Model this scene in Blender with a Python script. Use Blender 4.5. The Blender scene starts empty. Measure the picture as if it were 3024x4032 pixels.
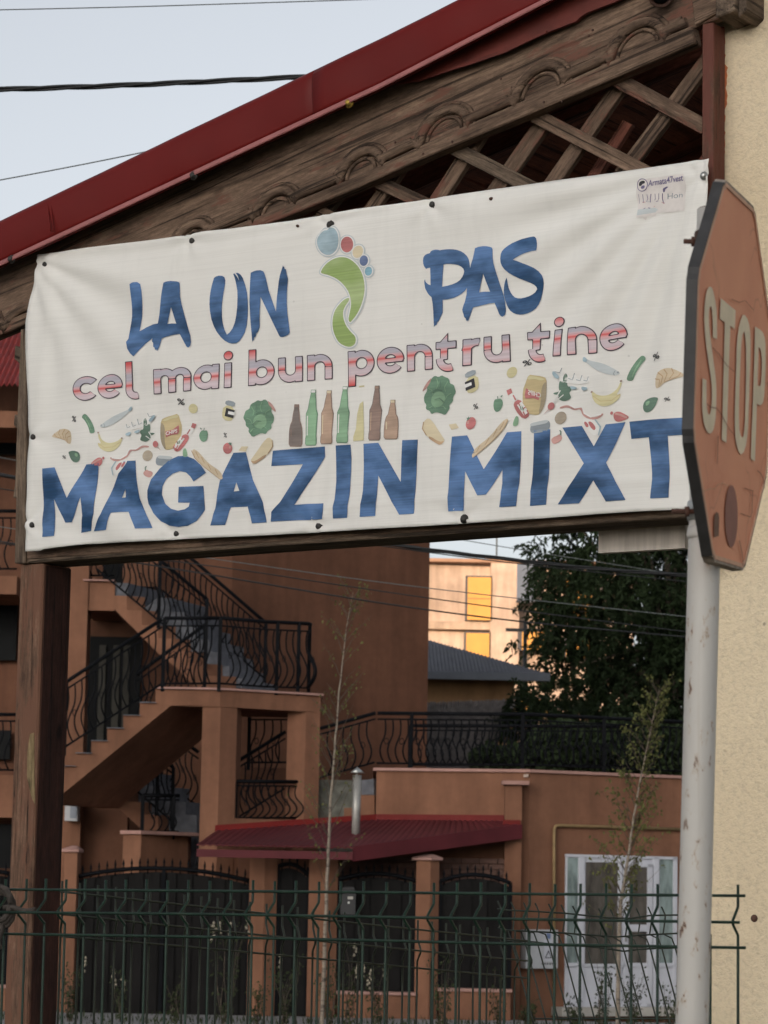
import bpy, bmesh, math, random
from mathutils import Vector as V, Matrix
from mathutils.geometry import tessellate_polygon
random.seed(11)
sc = bpy.context.scene
COL = sc.collection
R = math.radians

# ------------------------------------------------------------------ camera, sky, sun, exposure
FPX, CX, CY = 10937.0, 1512.0, 2016.0          # focal length and centre, in photograph pixels
EYE = V((0, 0, 1.6))
_p = math.atan((3518 - CY) / FPX); _r = R(1.05)
FW = V((0, math.cos(_p), math.sin(_p))); R0 = V((1, 0, 0)); U0 = V((0, -math.sin(_p), math.cos(_p)))
RT = R0 * math.cos(_r) + U0 * math.sin(_r)
UP = -R0 * math.sin(_r) + U0 * math.cos(_r)
cd = bpy.data.cameras.new('camera'); cam = bpy.data.objects.new('camera', cd); COL.objects.link(cam)
m = Matrix((RT, UP, -FW)).transposed().to_4x4(); m.translation = EYE
cam.matrix_world = m
cd.sensor_fit = 'VERTICAL'; cd.sensor_height = 36.0; cd.sensor_width = 27.0
cd.lens = 36.0 * FPX / 4032
cd.clip_start = 0.1; cd.clip_end = 3000
cd.dof.use_dof = True; cd.dof.focus_distance = 8.0; cd.dof.aperture_fstop = 15
sc.camera = cam

SUN_EL, SUN_AZ = R(5.2), R(206)                # azimuth clockwise from +Y: low evening sun behind the camera
w = bpy.data.worlds.new('World'); sc.world = w; w.use_nodes = True
nt = w.node_tree; bg = nt.nodes['Background']
sky = nt.nodes.new('ShaderNodeTexSky'); sky.sky_type = 'NISHITA'; sky.sun_disc = False
sky.sun_elevation = SUN_EL; sky.sun_rotation = SUN_AZ
sky.air_density = 0.6; sky.dust_density = 4.0; sky.ozone_density = 1.0
hs = nt.nodes.new('ShaderNodeHueSaturation'); hs.inputs['Saturation'].default_value = 0.25
nt.links.new(sky.outputs[0], hs.inputs['Color']); nt.links.new(hs.outputs[0], bg.inputs['Color'])
bg.inputs['Strength'].default_value = 0.15
sd = V((math.sin(SUN_AZ) * math.cos(SUN_EL), math.cos(SUN_AZ) * math.cos(SUN_EL), math.sin(SUN_EL)))
ld = bpy.data.lights.new('sun', 'SUN'); ld.energy = 2.0; ld.angle = R(0.5); ld.color = (1.0, 0.72, 0.45)
so = bpy.data.objects.new('sun', ld); COL.objects.link(so); so.rotation_euler = sd.to_track_quat('Z', 'Y').to_euler()
so.location = (0, -30, 40)
sc.view_settings.view_transform = 'Standard'; sc.view_settings.look = 'None'
sc.view_settings.gamma = 1.0; sc.view_settings.use_curve_mapping = False
sc.view_settings.exposure = 1.30

# ------------------------------------------------------------------ helpers
def ray(x, y): return FW * FPX + RT * (x - CX) + UP * (CY - y)
def at(x, y, Y):
    d = ray(x, y); return EYE + d * (Y / d.y)
def onp(x, y, P, n):
    d = ray(x, y); return EYE + d * ((P - EYE).dot(n) / d.dot(n))
def crop(x0, y0, k): return lambda pts: [(x0 + a * k, y0 + b * k) for a, b in pts]

WM = {}
def wm(o): return WM.get(o.name, Matrix.Identity(4))
def link(o, parent=None, M=None):
    COL.objects.link(o)
    if M is None: M = Matrix.Identity(4)
    WM[o.name] = M
    o.matrix_world = M
    if parent is not None:
        o.parent = parent
        o.matrix_parent_inverse = Matrix.Identity(4)
        o.matrix_basis = wm(parent).inverted() @ M
    return o
def tag(o, label, cat, group=None):
    o['label'] = label; o['category'] = cat
    if group: o['group'] = group
    return o
def thing(name, loc, label, cat, group=None):
    o = bpy.data.objects.new(name, None); o.empty_display_size = 0.1
    link(o, None, Matrix.Translation(V(loc)))
    return tag(o, label, cat, group)

class MB:
    def __init__(s): s.v = []; s.f = []; s.sm = []
    def add(s, vs, fs, smooth=False):
        b = len(s.v); s.v += [tuple(q) for q in vs]
        for f in fs: s.f.append([b + i for i in f]); s.sm.append(smooth)
    def prism(s, front, back):
        n = len(front)
        fs = [list(range(n)), list(range(2 * n - 1, n - 1, -1))]
        for i in range(n):
            j = (i + 1) % n; fs.append([i, n + i, n + j, j])
        s.add(list(front) + list(back), fs)
    def box(s, c, sx, sy, sz, ax=None):
        c = V(c); ax = ax or (V((1, 0, 0)), V((0, 1, 0)), V((0, 0, 1)))
        h = [ax[0] * (sx / 2), ax[1] * (sy / 2), ax[2] * (sz / 2)]
        q = [c - h[0] - h[1] - h[2], c + h[0] - h[1] - h[2], c + h[0] + h[1] - h[2], c - h[0] + h[1] - h[2]]
        s.prism(q, [a + h[2] * 2 for a in q])
    def fp(s, foot, z0, z1):
        a = [V((p[0], p[1], z0)) for p in foot]; b = [V((p[0], p[1], z1)) for p in foot]
        s.prism(a, b)
    def tube(s, path, r, n=6, closed=False, cap=True, taper=None):
        path = [V(p) for p in path]; N = len(path); rings = []
        ref = None
        for i in range(N):
            if closed: t = path[(i + 1) % N] - path[i - 1]
            else: t = path[min(i + 1, N - 1)] - path[max(i - 1, 0)]
            if t.length < 1e-9: t = V((0, 0, 1))
            t.normalize()
            if ref is None:
                ref = V((0, 0, 1)) if abs(t.z) < 0.9 else V((1, 0, 0))
            a = (ref - t * ref.dot(t)).normalized(); b = t.cross(a); ref = a
            rr = r if taper is None else r + (taper - r) * i / max(N - 1, 1)
            rings.append([path[i] + a * (rr * math.cos(2 * math.pi * k / n)) + b * (rr * math.sin(2 * math.pi * k / n)) for k in range(n)])
        vs = [q for rg in rings for q in rg]; fs = []
        for i in range(N if closed else N - 1):
            j = (i + 1) % N
            for k in range(n):
                l = (k + 1) % n; fs.append([i * n + k, i * n + l, j * n + l, j * n + k])
        s.add(vs, fs, True)
        if cap and not closed:
            b0 = len(s.v) - len(vs)
            s.f.append([b0 + k for k in range(n - 1, -1, -1)]); s.sm.append(False)
            s.f.append([b0 + (N - 1) * n + k for k in range(n)]); s.sm.append(False)
    def lathe(s, base, prof, n=16, ax=V((0, 0, 1))):
        base = V(base); ax = ax.normalized()
        e = V((1, 0, 0)) if abs(ax.x) < 0.9 else V((0, 1, 0))
        a = (e - ax * e.dot(ax)).normalized(); b = ax.cross(a)
        vs = []; fs = []
        for (r, h) in prof:
            vs += [base + ax * h + a * (r * math.cos(2 * math.pi * k / n)) + b * (r * math.sin(2 * math.pi * k / n)) for k in range(n)]
        for i in range(len(prof) - 1):
            for k in range(n):
                l = (k + 1) % n; fs.append([i * n + k, i * n + l, (i + 1) * n + l, (i + 1) * n + k])
        s.add(vs, fs, True)
        b0 = len(s.v) - len(vs)
        s.f.append([b0 + k for k in range(n - 1, -1, -1)]); s.sm.append(False)
        s.f.append([b0 + (len(prof) - 1) * n + k for k in range(n)]); s.sm.append(False)
    def mesh(s, name, mat, M=None):
        me = bpy.data.meshes.new(name)
        vs = s.v
        if M is not None:
            Mi = M.inverted(); vs = [tuple(Mi @ V(q)) for q in vs]
        me.from_pydata(vs, [], s.f); me.update()
        me.polygons.foreach_set('use_smooth', s.sm)
        bm = bmesh.new(); bm.from_mesh(me)
        bmesh.ops.recalc_face_normals(bm, faces=bm.faces); bm.to_mesh(me); bm.free()
        if mat: me.materials.append(mat)
        return me
    def build(s, name, mat, parent=None, M=None, bevel=0):
        me = s.mesh(name, mat, M)
        o = bpy.data.objects.new(name, me); link(o, parent, M)
        if bevel:
            bv = o.modifiers.new('bevel', 'BEVEL'); bv.width = bevel; bv.segments = 1; bv.limit_method = 'ANGLE'; bv.angle_limit = R(40)
        return o
def inst(name, me, parent, M):
    o = bpy.data.objects.new(name, me); return link(o, parent, M)
def frame_from(x, z, origin):
    x = x.normalized(); z = (z - x * z.dot(x)).normalized(); y = z.cross(x)
    M = Matrix((x, y, z)).transposed().to_4x4(); M.translation = origin; return M

# ------------------------------------------------------------------ materials
class NT:
    def __init__(s, name):
        s.m = bpy.data.materials.new(name); s.m.use_nodes = True; s.t = s.m.node_tree
        s.b = s.t.nodes['Principled BSDF']
    def n(s, typ, **kw):
        nd = s.t.nodes.new('ShaderNode' + typ)
        for k, v in kw.items():
            if k.startswith('i_'): nd.inputs[k[2:].replace('_', ' ')].default_value = v
            else: setattr(nd, k, v)
        return nd
    def l(s, a, b): s.t.links.new(a, b)
    def coord(s, kind='Object', scale=(1, 1, 1), rot=(0, 0, 0), rnd=False):
        tc = s.n('TexCoord'); mp = s.n('Mapping'); mp.inputs['Scale'].default_value = scale; mp.inputs['Rotation'].default_value = rot
        if kind == 'World':
            g = s.n('NewGeometry'); src = g.outputs['Position']
        else: src = tc.outputs[kind]
        if rnd:
            oi = s.n('ObjectInfo'); mul = s.n('VectorMath', operation='SCALE'); cb = s.n('CombineXYZ')
            s.l(oi.outputs['Random'], cb.inputs[0]); s.l(oi.outputs['Random'], cb.inputs[1]); s.l(oi.outputs['Random'], cb.inputs[2])
            s.l(cb.outputs[0], mul.inputs[0]); mul.inputs['Scale'].default_value = 57.0
            ad = s.n('VectorMath', operation='ADD'); s.l(src, ad.inputs[0]); s.l(mul.outputs[0], ad.inputs[1]); src = ad.outputs[0]
        s.l(src, mp.inputs[0]); return mp.outputs[0]
    def noise(s, vec, scale, detail=4, rough=0.55, dist=0.0):
        nz = s.n('TexNoise'); nz.inputs['Scale'].default_value = scale; nz.inputs['Detail'].default_value = detail
        nz.inputs['Roughness'].default_value = rough; nz.inputs['Distortion'].default_value = dist
        s.l(vec, nz.inputs['Vector']); return nz.outputs[0]
    def ramp(s, fac, stops):
        r = s.n('ValToRGB'); e = r.color_ramp.elements
        while len(e) < len(stops): e.new(0.5)
        for k, (p, c) in enumerate(stops):
            e[k].position = p; e[k].color = (c, c, c, 1) if isinstance(c, (int, float)) else (*c, 1)
        s.l(fac, r.inputs[0]); return r.outputs[0]
    def mix(s, fac, a, b, mode='MIX'):
        mx = s.n('MixRGB', blend_type=mode)
        for sock, v in ((mx.inputs[0], fac), (mx.inputs[1], a), (mx.inputs[2], b)):
            if isinstance(v, (int, float)): sock.default_value = v
            elif isinstance(v, tuple): sock.default_value = (*v, 1)
            else: s.l(v, sock)
        return mx.outputs[0]
    def bump(s, h, strength=0.3, dist=0.01, prev=None):
        b = s.n('Bump'); b.inputs['Strength'].default_value = strength; b.inputs['Distance'].default_value = dist
        s.l(h, b.inputs['Height'])
        if prev is not None: s.l(prev, b.inputs['Normal'])
        return b.outputs[0]
    def done(s, col=None, rough=0.6, nrm=None, metal=0.0, spec=0.5):
        if col is not None:
            if isinstance(col, tuple): s.b.inputs['Base Color'].default_value = (*col, 1)
            else: s.l(col, s.b.inputs['Base Color'])
        if isinstance(rough, (int, float)): s.b.inputs['Roughness'].default_value = rough
        else: s.l(rough, s.b.inputs['Roughness'])
        s.b.inputs['Metallic'].default_value = metal
        s.b.inputs['Specular IOR Level'].default_value = spec
        if nrm is not None: s.l(nrm, s.b.inputs['Normal'])
        return s.m
def mul3(c, k): return tuple(x * k for x in c)
def m_plain(name, c, rough=0.6, var=0.18, scale=6, bump=0.0, bscale=80, metal=0, spec=0.4, kind='Object', stretch=(1, 1, 1), rnd=False):
    t = NT(name); vec = t.coord(kind, stretch, rnd=rnd)
    nz = t.noise(vec, scale, 5)
    col = t.ramp(nz, [(0.25, mul3(c, 1 - var)), (0.75, mul3(c, 1 + var))])
    nr = t.bump(t.noise(vec, bscale, 3), bump, 0.01) if bump else None
    return t.done(col, rough, nr, metal, spec)
def m_wood(name, dark, light, paint=None, pamt=0.5, rough=0.85):
    t = NT(name); v = t.coord('Object', (1.2, 9, 9), rnd=True)
    a = t.noise(v, 2.2, 7, 0.66, 0.5)
    col = t.ramp(a, [(0.3, dark), (0.62, light), (0.8, mul3(light, 1.25))])
    v2 = t.coord('Object', (11.0, 135, 135), rnd=True)
    st = t.noise(v2, 1.0, 5, 0.7, 0.3)
    col = t.mix(0.6, col, t.ramp(st, [(0.3, 0.30), (0.62, 1.25)]), 'MULTIPLY')
    pit = t.noise(t.coord('Object', (26, 60, 60), rnd=True), 1.0, 6, 0.75)
    col = t.mix(0.45, col, t.ramp(pit, [(0.35, 0.45), (0.6, 1.25)]), 'MULTIPLY')
    blot = t.noise(t.coord('Object', (3.5, 7, 7), rnd=True), 1.3, 4, 0.6)
    col = t.mix(0.4, col, t.ramp(blot, [(0.38, (0.62, 0.58, 0.55)), (0.62, (1.25, 1.2, 1.15))]), 'MULTIPLY')
    v4 = t.coord('Object', (0.9, 42, 42), rnd=True)
    ck = t.noise(v4, 1.1, 4, 0.6, 0.8)
    crack = t.ramp(ck, [(0.37, 0.15), (0.43, 1.0)])
    col = t.mix(0.8, col, crack, 'MULTIPLY')
    v5 = t.coord('Object', (2.2, 5, 5), rnd=True)
    kn = t.n('TexVoronoi'); kn.inputs['Scale'].default_value = 1.5; t.l(v5, kn.inputs['Vector'])
    col = t.mix(0.85, col, t.ramp(kn.outputs['Distance'], [(0.05, 0.25), (0.12, 1.0)]), 'MULTIPLY')
    if paint:
        v3 = t.coord('Object', (1.5, 6, 6), rnd=True)
        pm = t.ramp(t.noise(v3, 2.6, 8, 0.7), [(0.60 - pamt * 0.25, 0.0), (0.66 - pamt * 0.22, 1.0)])
        col = t.mix(pm, col, paint)
    nr = t.bump(st, 0.5, 0.006); nr = t.bump(crack, 0.6, 0.006, nr)
    return t.done(col, rough, nr, 0, 0.25)
def m_stucco(name, c, rough=0.9, b=0.5, sc1=34, dirt=0.3, dist=0.012):
    t = NT(name); v = t.coord('World')
    big = t.noise(v, 0.7, 5, 0.6); fine = t.noise(v, sc1, 6, 0.65)
    streak = t.noise(t.coord('World', (3, 3, 0.35)), 1.4, 4)
    col = t.ramp(big, [(0.3, mul3(c, 1 - dirt)), (0.7, mul3(c, 1 + dirt * 0.5))])
    col = t.mix(0.5, col, t.ramp(streak, [(0.32, 0.62), (0.6, 1.06)]), 'MULTIPLY')
    col = t.mix(0.4, col, t.ramp(fine, [(0.3, 0.75), (0.65, 1.1)]), 'MULTIPLY')
    return t.done(col, rough, t.bump(fine, b, dist), 0, 0.2)
# ------------------------------------------------------------------ material set
WOOD = m_wood('weathered_wood', (0.062, 0.040, 0.029), (0.205, 0.14, 0.10), (0.15, 0.07, 0.05), 0.2)
WOOD_OLD = m_wood('grey_weathered_wood', (0.05, 0.036, 0.028), (0.20, 0.15, 0.11))
WOOD_RED = m_wood('red_brown_painted_wood', (0.07, 0.03, 0.02), (0.15, 0.075, 0.05), (0.12, 0.04, 0.028), 0.75, 0.65)
WOOD_POST = m_wood('peeling_post_wood', (0.075, 0.042, 0.029), (0.21, 0.125, 0.085), (0.15, 0.075, 0.049), 0.55)
WOOD_IN = m_wood('stained_soffit_wood', (0.11, 0.042, 0.03), (0.27, 0.10, 0.07), None, 0, 0.55)
RED = m_plain('red_sheet_metal', (0.125, 0.010, 0.009), 0.42, 0.14, 3, 0.10, 6, 0, 0.12)
RED_ROOF = m_plain('dark_red_roof_metal', (0.085, 0.015, 0.019), 0.6, 0.25, 2, 0, 30, 0, 0.2)
RED_OLD = m_plain('faded_red_paint', (0.115, 0.022, 0.016), 0.6, 0.35, 9, 0.1, 60, 0, 0.3)
BLACK_IRON = m_plain('black_iron', (0.0045, 0.005, 0.0065), 0.7, 0.2, 8, 0, 30, 0, 0.08)
GATE = m_plain('dark_gate_sheet', (0.0075, 0.007, 0.007), 0.6, 0.45, 2.2, 0, 30, 0, 0.08, 'Object', (1, 1, 1), True)
SCREW = m_plain('dark_screw_rubber', (0.03, 0.027, 0.025), 0.55, 0.3, 60)
STEEL = m_plain('zinc_steel', (0.45, 0.46, 0.45), 0.38, 0.25, 30, 0, 30, 0.8)
BRASS = m_plain('brass_screw', (0.42, 0.28, 0.06), 0.4, 0.3, 40, 0, 30, 0.7)
RUST = m_plain('rusty_steel', (0.07, 0.035, 0.025), 0.8, 0.5, 40, 0.2, 150)
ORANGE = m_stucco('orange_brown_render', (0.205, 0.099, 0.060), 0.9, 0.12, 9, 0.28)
ORANGE_SHADE = m_stucco('shaded_orange_render', (0.115, 0.053, 0.032), 0.9, 0.12, 9, 0.25)  # the orange render again, with the shade of the darker walls in its colour
CAP = m_plain('pink_concrete_cap', (0.33, 0.19, 0.16), 0.85, 0.2, 5)
GREYST = m_plain('grey_step_stone', (0.10, 0.104, 0.12), 0.75, 0.35, 9, 0.1, 30)
CONC = m_plain('pale_concrete', (0.38, 0.36, 0.33), 0.9, 0.2, 4, 0.2, 60)
DARKGL = m_plain('dark_glass', (0.006, 0.0065, 0.007), 0.4, 0.2, 3, 0, 30, 0, 0.05)
PVC = m_plain('white_pvc', (0.50, 0.51, 0.56), 0.4, 0.05, 3)
PINKBLD = m_stucco('peach_render_far', (0.50, 0.365, 0.285), 0.95, 0.1, 3, 0.3)
TILE_GREY = m_plain('grey_roof_tile', (0.075, 0.08, 0.098), 0.55, 0.2, 4)
TILE_OLD = m_plain('old_dark_tile', (0.15, 0.13, 0.12), 0.85, 0.45, 8)
TILE_RED = m_plain('red_roof_tile', (0.26, 0.04, 0.035), 0.6, 0.2, 6)
GALV = m_plain('galvanised_pipe', (0.32, 0.31, 0.29), 0.45, 0.3, 7, 0, 30, 0.5)
GAS = m_plain('yellow_gas_pipe', (0.23, 0.155, 0.07), 0.6, 0.2, 9)
METER = m_plain('light_grey_plastic', (0.42, 0.43, 0.45), 0.55, 0.1, 5)
INK = m_plain('black_print_ink', (0.03, 0.03, 0.035), 0.6, 0.2, 30)
CABLE = m_plain('black_cable', (0.012, 0.013, 0.014), 0.6, 0.2, 30)
CABLE_G = m_plain('grey_cable', (0.10, 0.11, 0.11), 0.6, 0.2, 30)

def mk_green():
    t = NT('green_coated_wire'); v = t.coord('World')
    col = t.ramp(t.noise(v, 22, 5, 0.6), [(0.35, (0.004, 0.017, 0.011)), (0.62, (0.008, 0.030, 0.019)), (0.75, (0.03, 0.04, 0.028))])
    return t.done(col, 0.45, None, 0, 0.3)
GREEN = mk_green()
GREEN_OLD = m_plain('dull_green_wire', (0.014, 0.020, 0.013), 0.55, 0.4, 30)

def mk_banner():
    t = NT('off_white_vinyl'); v = t.coord('World')
    a = t.noise(v, 1.7, 6, 0.6)
    col = t.ramp(a, [(0.3, (0.70, 0.69, 0.66)), (0.7, (0.76, 0.75, 0.72))])
    vs = t.coord('World', (9, 9, 1.1)); st = t.noise(vs, 1.0, 5, 0.7)
    col = t.mix(0.35, col, t.ramp(st, [(0.25, 0.80), (0.5, 1.0)]), 'MULTIPLY')
    sp = t.n('TexVoronoi'); sp.inputs['Scale'].default_value = 15; t.l(v, sp.inputs['Vector'])
    spm = t.ramp(sp.outputs['Distance'], [(0.035, 0.0), (0.06, 1.0)])
    gate = t.ramp(t.noise(v, 3.2, 2), [(0.60, 1.0), (0.66, 0.0)])
    both = t.mix(1.0, spm, gate, 'LIGHTEN')
    col = t.mix(0.55, col, both, 'MULTIPLY')
    wv = t.noise(t.coord('World', (1.5, 1.5, 120)), 1.6, 2)
    col = t.mix(0.12, col, t.ramp(wv, [(0.3, 0.6), (0.6, 1.05)]), 'MULTIPLY')
    nr = t.bump(wv, 0.10, 0.004)
    return t.done(col, 0.5, nr, 0, 0.35)
VINYL = mk_banner()
def m_print(name, c1, c2, streak=0.35, scale=4.0):
    """ink printed on vinyl: cloudy change between two inks plus the fine lines of the print head"""
    t = NT(name); v = t.coord('World', (1, 1, 2.3))
    a = t.noise(v, scale, 4, 0.5)
    col = t.ramp(a, [(0.36, c1), (0.64, c2)])
    ln = t.noise(t.coord('World', (2.5, 2.5, 210)), 1.0, 3, 0.6)
    col = t.mix(streak, col, t.ramp(ln, [(0.3, 0.55), (0.65, 1.2)]), 'MULTIPLY')
    return t.done(col, 0.5, None, 0, 0.35)
BLUE = m_print('blue_ink', (0.009, 0.050, 0.13), (0.10, 0.205, 0.43), 0.45, 5.5)
def m_ink(name, c, s=0.25, var=0.8):
    if 'outline' not in name and 'stamp' not in name: c = tuple(x * .84 + .085 for x in c)
    return m_print(name, mul3(c, var), mul3(c, 2 - var), s, 9)
I_GREEN = m_ink('leaf_green_ink', (0.07, 0.21, 0.11), 0.35)
I_DGREEN = m_ink('dark_green_ink', (0.03, 0.12, 0.065), 0.3)
I_LGREEN = m_ink('light_green_ink', (0.18, 0.37, 0.20), 0.3)
I_LIME = m_print('lime_ink', (0.28, 0.39, 0.13), (0.42, 0.52, 0.26), 0.35, 5)
I_SKY = m_ink('pale_blue_ink', (0.32, 0.46, 0.54), 0.25)
I_RED = m_ink('soft_red_ink', (0.48, 0.10, 0.10), 0.35)
I_CREAM = m_ink('cream_ink', (0.66, 0.56, 0.36), 0.15, 0.95)
I_PALEY = m_ink('pale_yellow_ink', (0.62, 0.56, 0.29), 0.2, 0.93)
I_BAG = m_ink('chips_bag_ink', (0.54, 0.42, 0.19), 0.2, 0.9)
I_BAGD = m_ink('bag_shade_ink', (0.30, 0.235, 0.13), 0.2, 0.9)
I_TAN = m_ink('tan_ink', (0.40, 0.25, 0.16), 0.3)
I_BROWN = m_ink('brown_bottle_ink', (0.21, 0.115, 0.08), 0.35)
I_DBROWN = m_ink('dark_bottle_ink', (0.12, 0.082, 0.068), 0.35)
I_WHITE = m_ink('white_ink', (0.80, 0.80, 0.78), 0.1, 0.97)
I_GREYB = m_ink('grey_blue_ink', (0.25, 0.30, 0.34), 0.25)
I_PALEB = m_ink('faint_blue_ink', (0.50, 0.55, 0.57), 0.15, 0.95)
I_PINK = m_ink('pink_ink', (0.50, 0.24, 0.21), 0.2)
I_CYAN = m_ink('cyan_ink', (0.14, 0.35, 0.46), 0.25)
I_NAVY = m_ink('navy_ink', (0.045, 0.10, 0.26), 0.3)
I_HALO = m_ink('halo_ink', (0.52, 0.58, 0.61), 0.1, 0.97)
I_POTATO = m_ink('potato_ink', (0.38, 0.31, 0.22), 0.2)
I_BREAD = m_ink('bread_ink', (0.62, 0.50, 0.33), 0.15, 0.92)
I_CRUST = m_ink('crust_ink', (0.47, 0.29, 0.14), 0.2)
I_PURPLE = m_ink('purple_stamp_ink', (0.15, 0.13, 0.24), 0.2, 0.8)

# ------------------------------------------------------------------ canopy and banner plane
NB = V((-0.556, -0.831, 0)).normalized(); UB = V((0.831, -0.556, 0)).normalized(); ZZ = V((0, 0, 1))
PB = at(137, 1590, 9.3)
def onB(x, y, off=0.0): return onp(x, y, PB + NB * off, NB)
def sz(x, y, off=0.02):
    q = onB(x, y, off); return ((q - PB).dot(UB), q.z)
def fromsz(s, z, off): 
    q = PB + UB * s + NB * off; return V((q.x, q.y, z))
NAILS = [(172, 1040), (747, 945), (1298, 884), (1702, 805), (137, 1722), (133, 2068), (692, 2101), (1254, 2072), (1827, 2043)]
PINS = [(1173, 890), (1937, 785)]
STEELNAIL = (2776, 694)
NSZ = [sz(*q) for q in NAILS + [STEELNAIL]]
ZB0, ZB1 = 2.71, 3.745
def dsp(s, z):
    d = 0.005 * math.sin(1.7 * s + 2.6 * z) + 0.0035 * math.sin(3.9 * s - 4.6 * z + 1) + 0.0012 * math.sin(17 * z + 5 * s)
    d += 0.0012 * math.sin(11 * s + 23 * z + 2 * math.sin(3 * s))
    d += 0.006 * math.exp(-((s - 0.05 - 0.03 * math.sin(4 * z)) / 0.022) ** 2) - 0.004 * math.exp(-((s - 0.11) / 0.04) ** 2)
    d += 0.0026 * math.exp(-((z - ZB0 - 0.085 - 0.006 * math.sin(3 * s)) / 0.014) ** 2)
    d -= 0.003 * math.exp(-((z - ZB1 + 0.035 + 0.02 * math.sin(2.2 * s)) / 0.012) ** 2)
    dx, dz = s - 2.55, z - 3.72                     # pull folds running from the right corner
    r = math.hypot(dx, dz); an = math.atan2(dz, dx)
    d += 0.0085 * math.sin(an * 24) * math.exp(-((r - 0.52) / 0.27) ** 2) * (1 if dx < 0 else 0.5)
    dx, dz = s + 0.02, z - 3.74
    r = math.hypot(dx, dz); an = math.atan2(dz, dx)
    d += 0.0062 * math.sin(an * 16) * math.exp(-((r - 0.35) / 0.3) ** 2)
    dx, dz = s - 0.45, z - 2.70                     # slack diagonals low on the left
    d += 0.0055 * math.sin((dx * 0.55 + dz * 0.9) * 34) * math.exp(-(dx / 0.35) ** 2 - (dz / 0.5) ** 2)
    for (a, b) in NSZ:
        r2 = (s - a) ** 2 + (z - b) ** 2
        if r2 < 0.09: d += 0.0045 * math.sin(math.atan2(z - b, s - a) * 5 + a * 9) * math.exp(-r2 / 0.009) - 0.005 * math.exp(-r2 / 0.0012)
    return d
BOFF = 0.042
def lerp_poly(pts, x):
    for (a, b), (c, d) in zip(pts, pts[1:]):
        if x <= c: return b + (d - b) * (x - a) / (c - a)
    return pts[-1][1]
TOP = [(142, 1002), (190, 997), (330, 975), (450, 959), (600, 941), (721, 925), (800, 909), (902, 899), (1150, 868), (1400, 823), (1550, 804), (1701, 782), (1942, 744), (2184, 709), (2400, 681), (2600, 654), (2794, 626)]
BOT = [(108, 2172), (166, 2169), (172, 2164), (344, 2143), (534, 2134), (751, 2121), (1000, 2110), (1228, 2098), (1464, 2083), (1700, 2070), (1900, 2056), (2143, 2040), (2350, 2023), (2523, 2012), (2735, 2003)]
LEFT = [(1002, 142), (1070, 139), (1143, 127), (1222, 111), (1270, 101), (1333, 103), (1440, 108), (1630, 116), (1792, 117), (1955, 114), (2172, 108)]
def banner_S(a, b):
    xt = 142 + a * (2794 - 142); xb = 108 + a * (2735 - 108)
    yt = lerp_poly(TOP, xt); yb = lerp_poly(BOT, xb)
    x = xt + (xb - xt) * b; y = yt + (yb - yt) * b
    dev = lerp_poly(LEFT, 1002 + b * 1170) - (142 - 34 * b)
    x += dev * math.exp(-a * 30)
    return x, y
banner_mb = MB(); NXB, NYB = 230, 96
vs = []
for j in range(NYB + 1):
    for i in range(NXB + 1):
        s, z = sz(*banner_S(i / NXB, j / NYB), BOFF)
        vs.append(fromsz(s, z, BOFF + dsp(s, z)))
fs = [[j * (NXB + 1) + i, (j + 1) * (NXB + 1) + i, (j + 1) * (NXB + 1) + i + 1, j * (NXB + 1) + i + 1] for j in range(NYB) for i in range(NXB)]
banner_mb.add(vs, fs, True)
banner = banner_mb.build('shop_banner', VINYL, None)
sol = banner.modifiers.new('thickness', 'SOLIDIFY'); sol.thickness = 0.0015; sol.offset = -1
# make sure the sheet faces the street
tag(banner, 'wide off white vinyl shop banner with blue lettering nailed across the wooden canopy', 'banner')

def flat_mesh(name, loops, mat, layer, parent=None, S=True, plane=None):
    """triangulated print: loops of photograph points laid on the banner sheet, following its folds"""
    if plane is None: to2 = lambda q: sz(q[0], q[1], BOFF)
    else: to2 = plane[0]
    L2 = [[to2(q) for q in lp] for lp in loops]
    L3 = [[V((a, b, 0)) for a, b in lp] for lp in L2]
    def inside(p, lp):
        c = False; n = len(lp)
        for i in range(n):
            a, b = lp[i], lp[(i + 1) % n]
            if (a[1] > p[1]) != (b[1] > p[1]) and p[0] < (b[0] - a[0]) * (p[1] - a[1]) / (b[1] - a[1]) + a[0]: c = not c
        return c
    outer = [lp for lp in L3 if not any(o is not lp and inside(lp[0], o) for o in L3)]
    bm = bmesh.new()
    for ou in outer:
        grp = [ou] + [lp for lp in L3 if lp not in outer and inside(lp[0], ou)]
        tris = tessellate_polygon(grp); pts = [q for lp in grp for q in lp]
        bv = [bm.verts.new(q) for q in pts]
        for t in tris:
            try: bm.faces.new([bv[i] for i in t])
            except ValueError: pass
    return finish_flat(bm, name, mat, layer, parent, plane)
def finish_flat(bm, name, mat, layer, parent, plane=None):
    if plane is None:
        for ax in (0, 1):
            if not bm.verts: break
            lo = min(q.co[ax] for q in bm.verts); hi = max(q.co[ax] for q in bm.verts)
            k = math.floor(lo / 0.015) + 1
            while k * 0.015 < hi:
                co = [0, 0, 0]; co[ax] = k * 0.015; no = [0, 0, 0]; no[ax] = 1
                bmesh.ops.bisect_plane(bm, geom=bm.verts[:] + bm.edges[:] + bm.faces[:], plane_co=co, plane_no=no, dist=1e-6)
                k += 1
        for q in bm.verts:
            s, z = q.co.x, q.co.y
            q.co = fromsz(s, z, BOFF + dsp(s, z) + 0.0029 + 0.0007 * layer)
        want = NB
    else:
        for q in bm.verts: q.co = plane[1](q.co.x, q.co.y, 0.0009 * layer)
        want = plane[2]
    bm.normal_update()
    for f in bm.faces:
        if f.normal.dot(want) < 0: f.normal_flip()
        f.smooth = plane is None
    me = bpy.data.meshes.new(name); bm.to_mesh(me); bm.free(); me.materials.append(mat)
    o = bpy.data.objects.new(name, me); link(o, parent)
    return o
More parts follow.
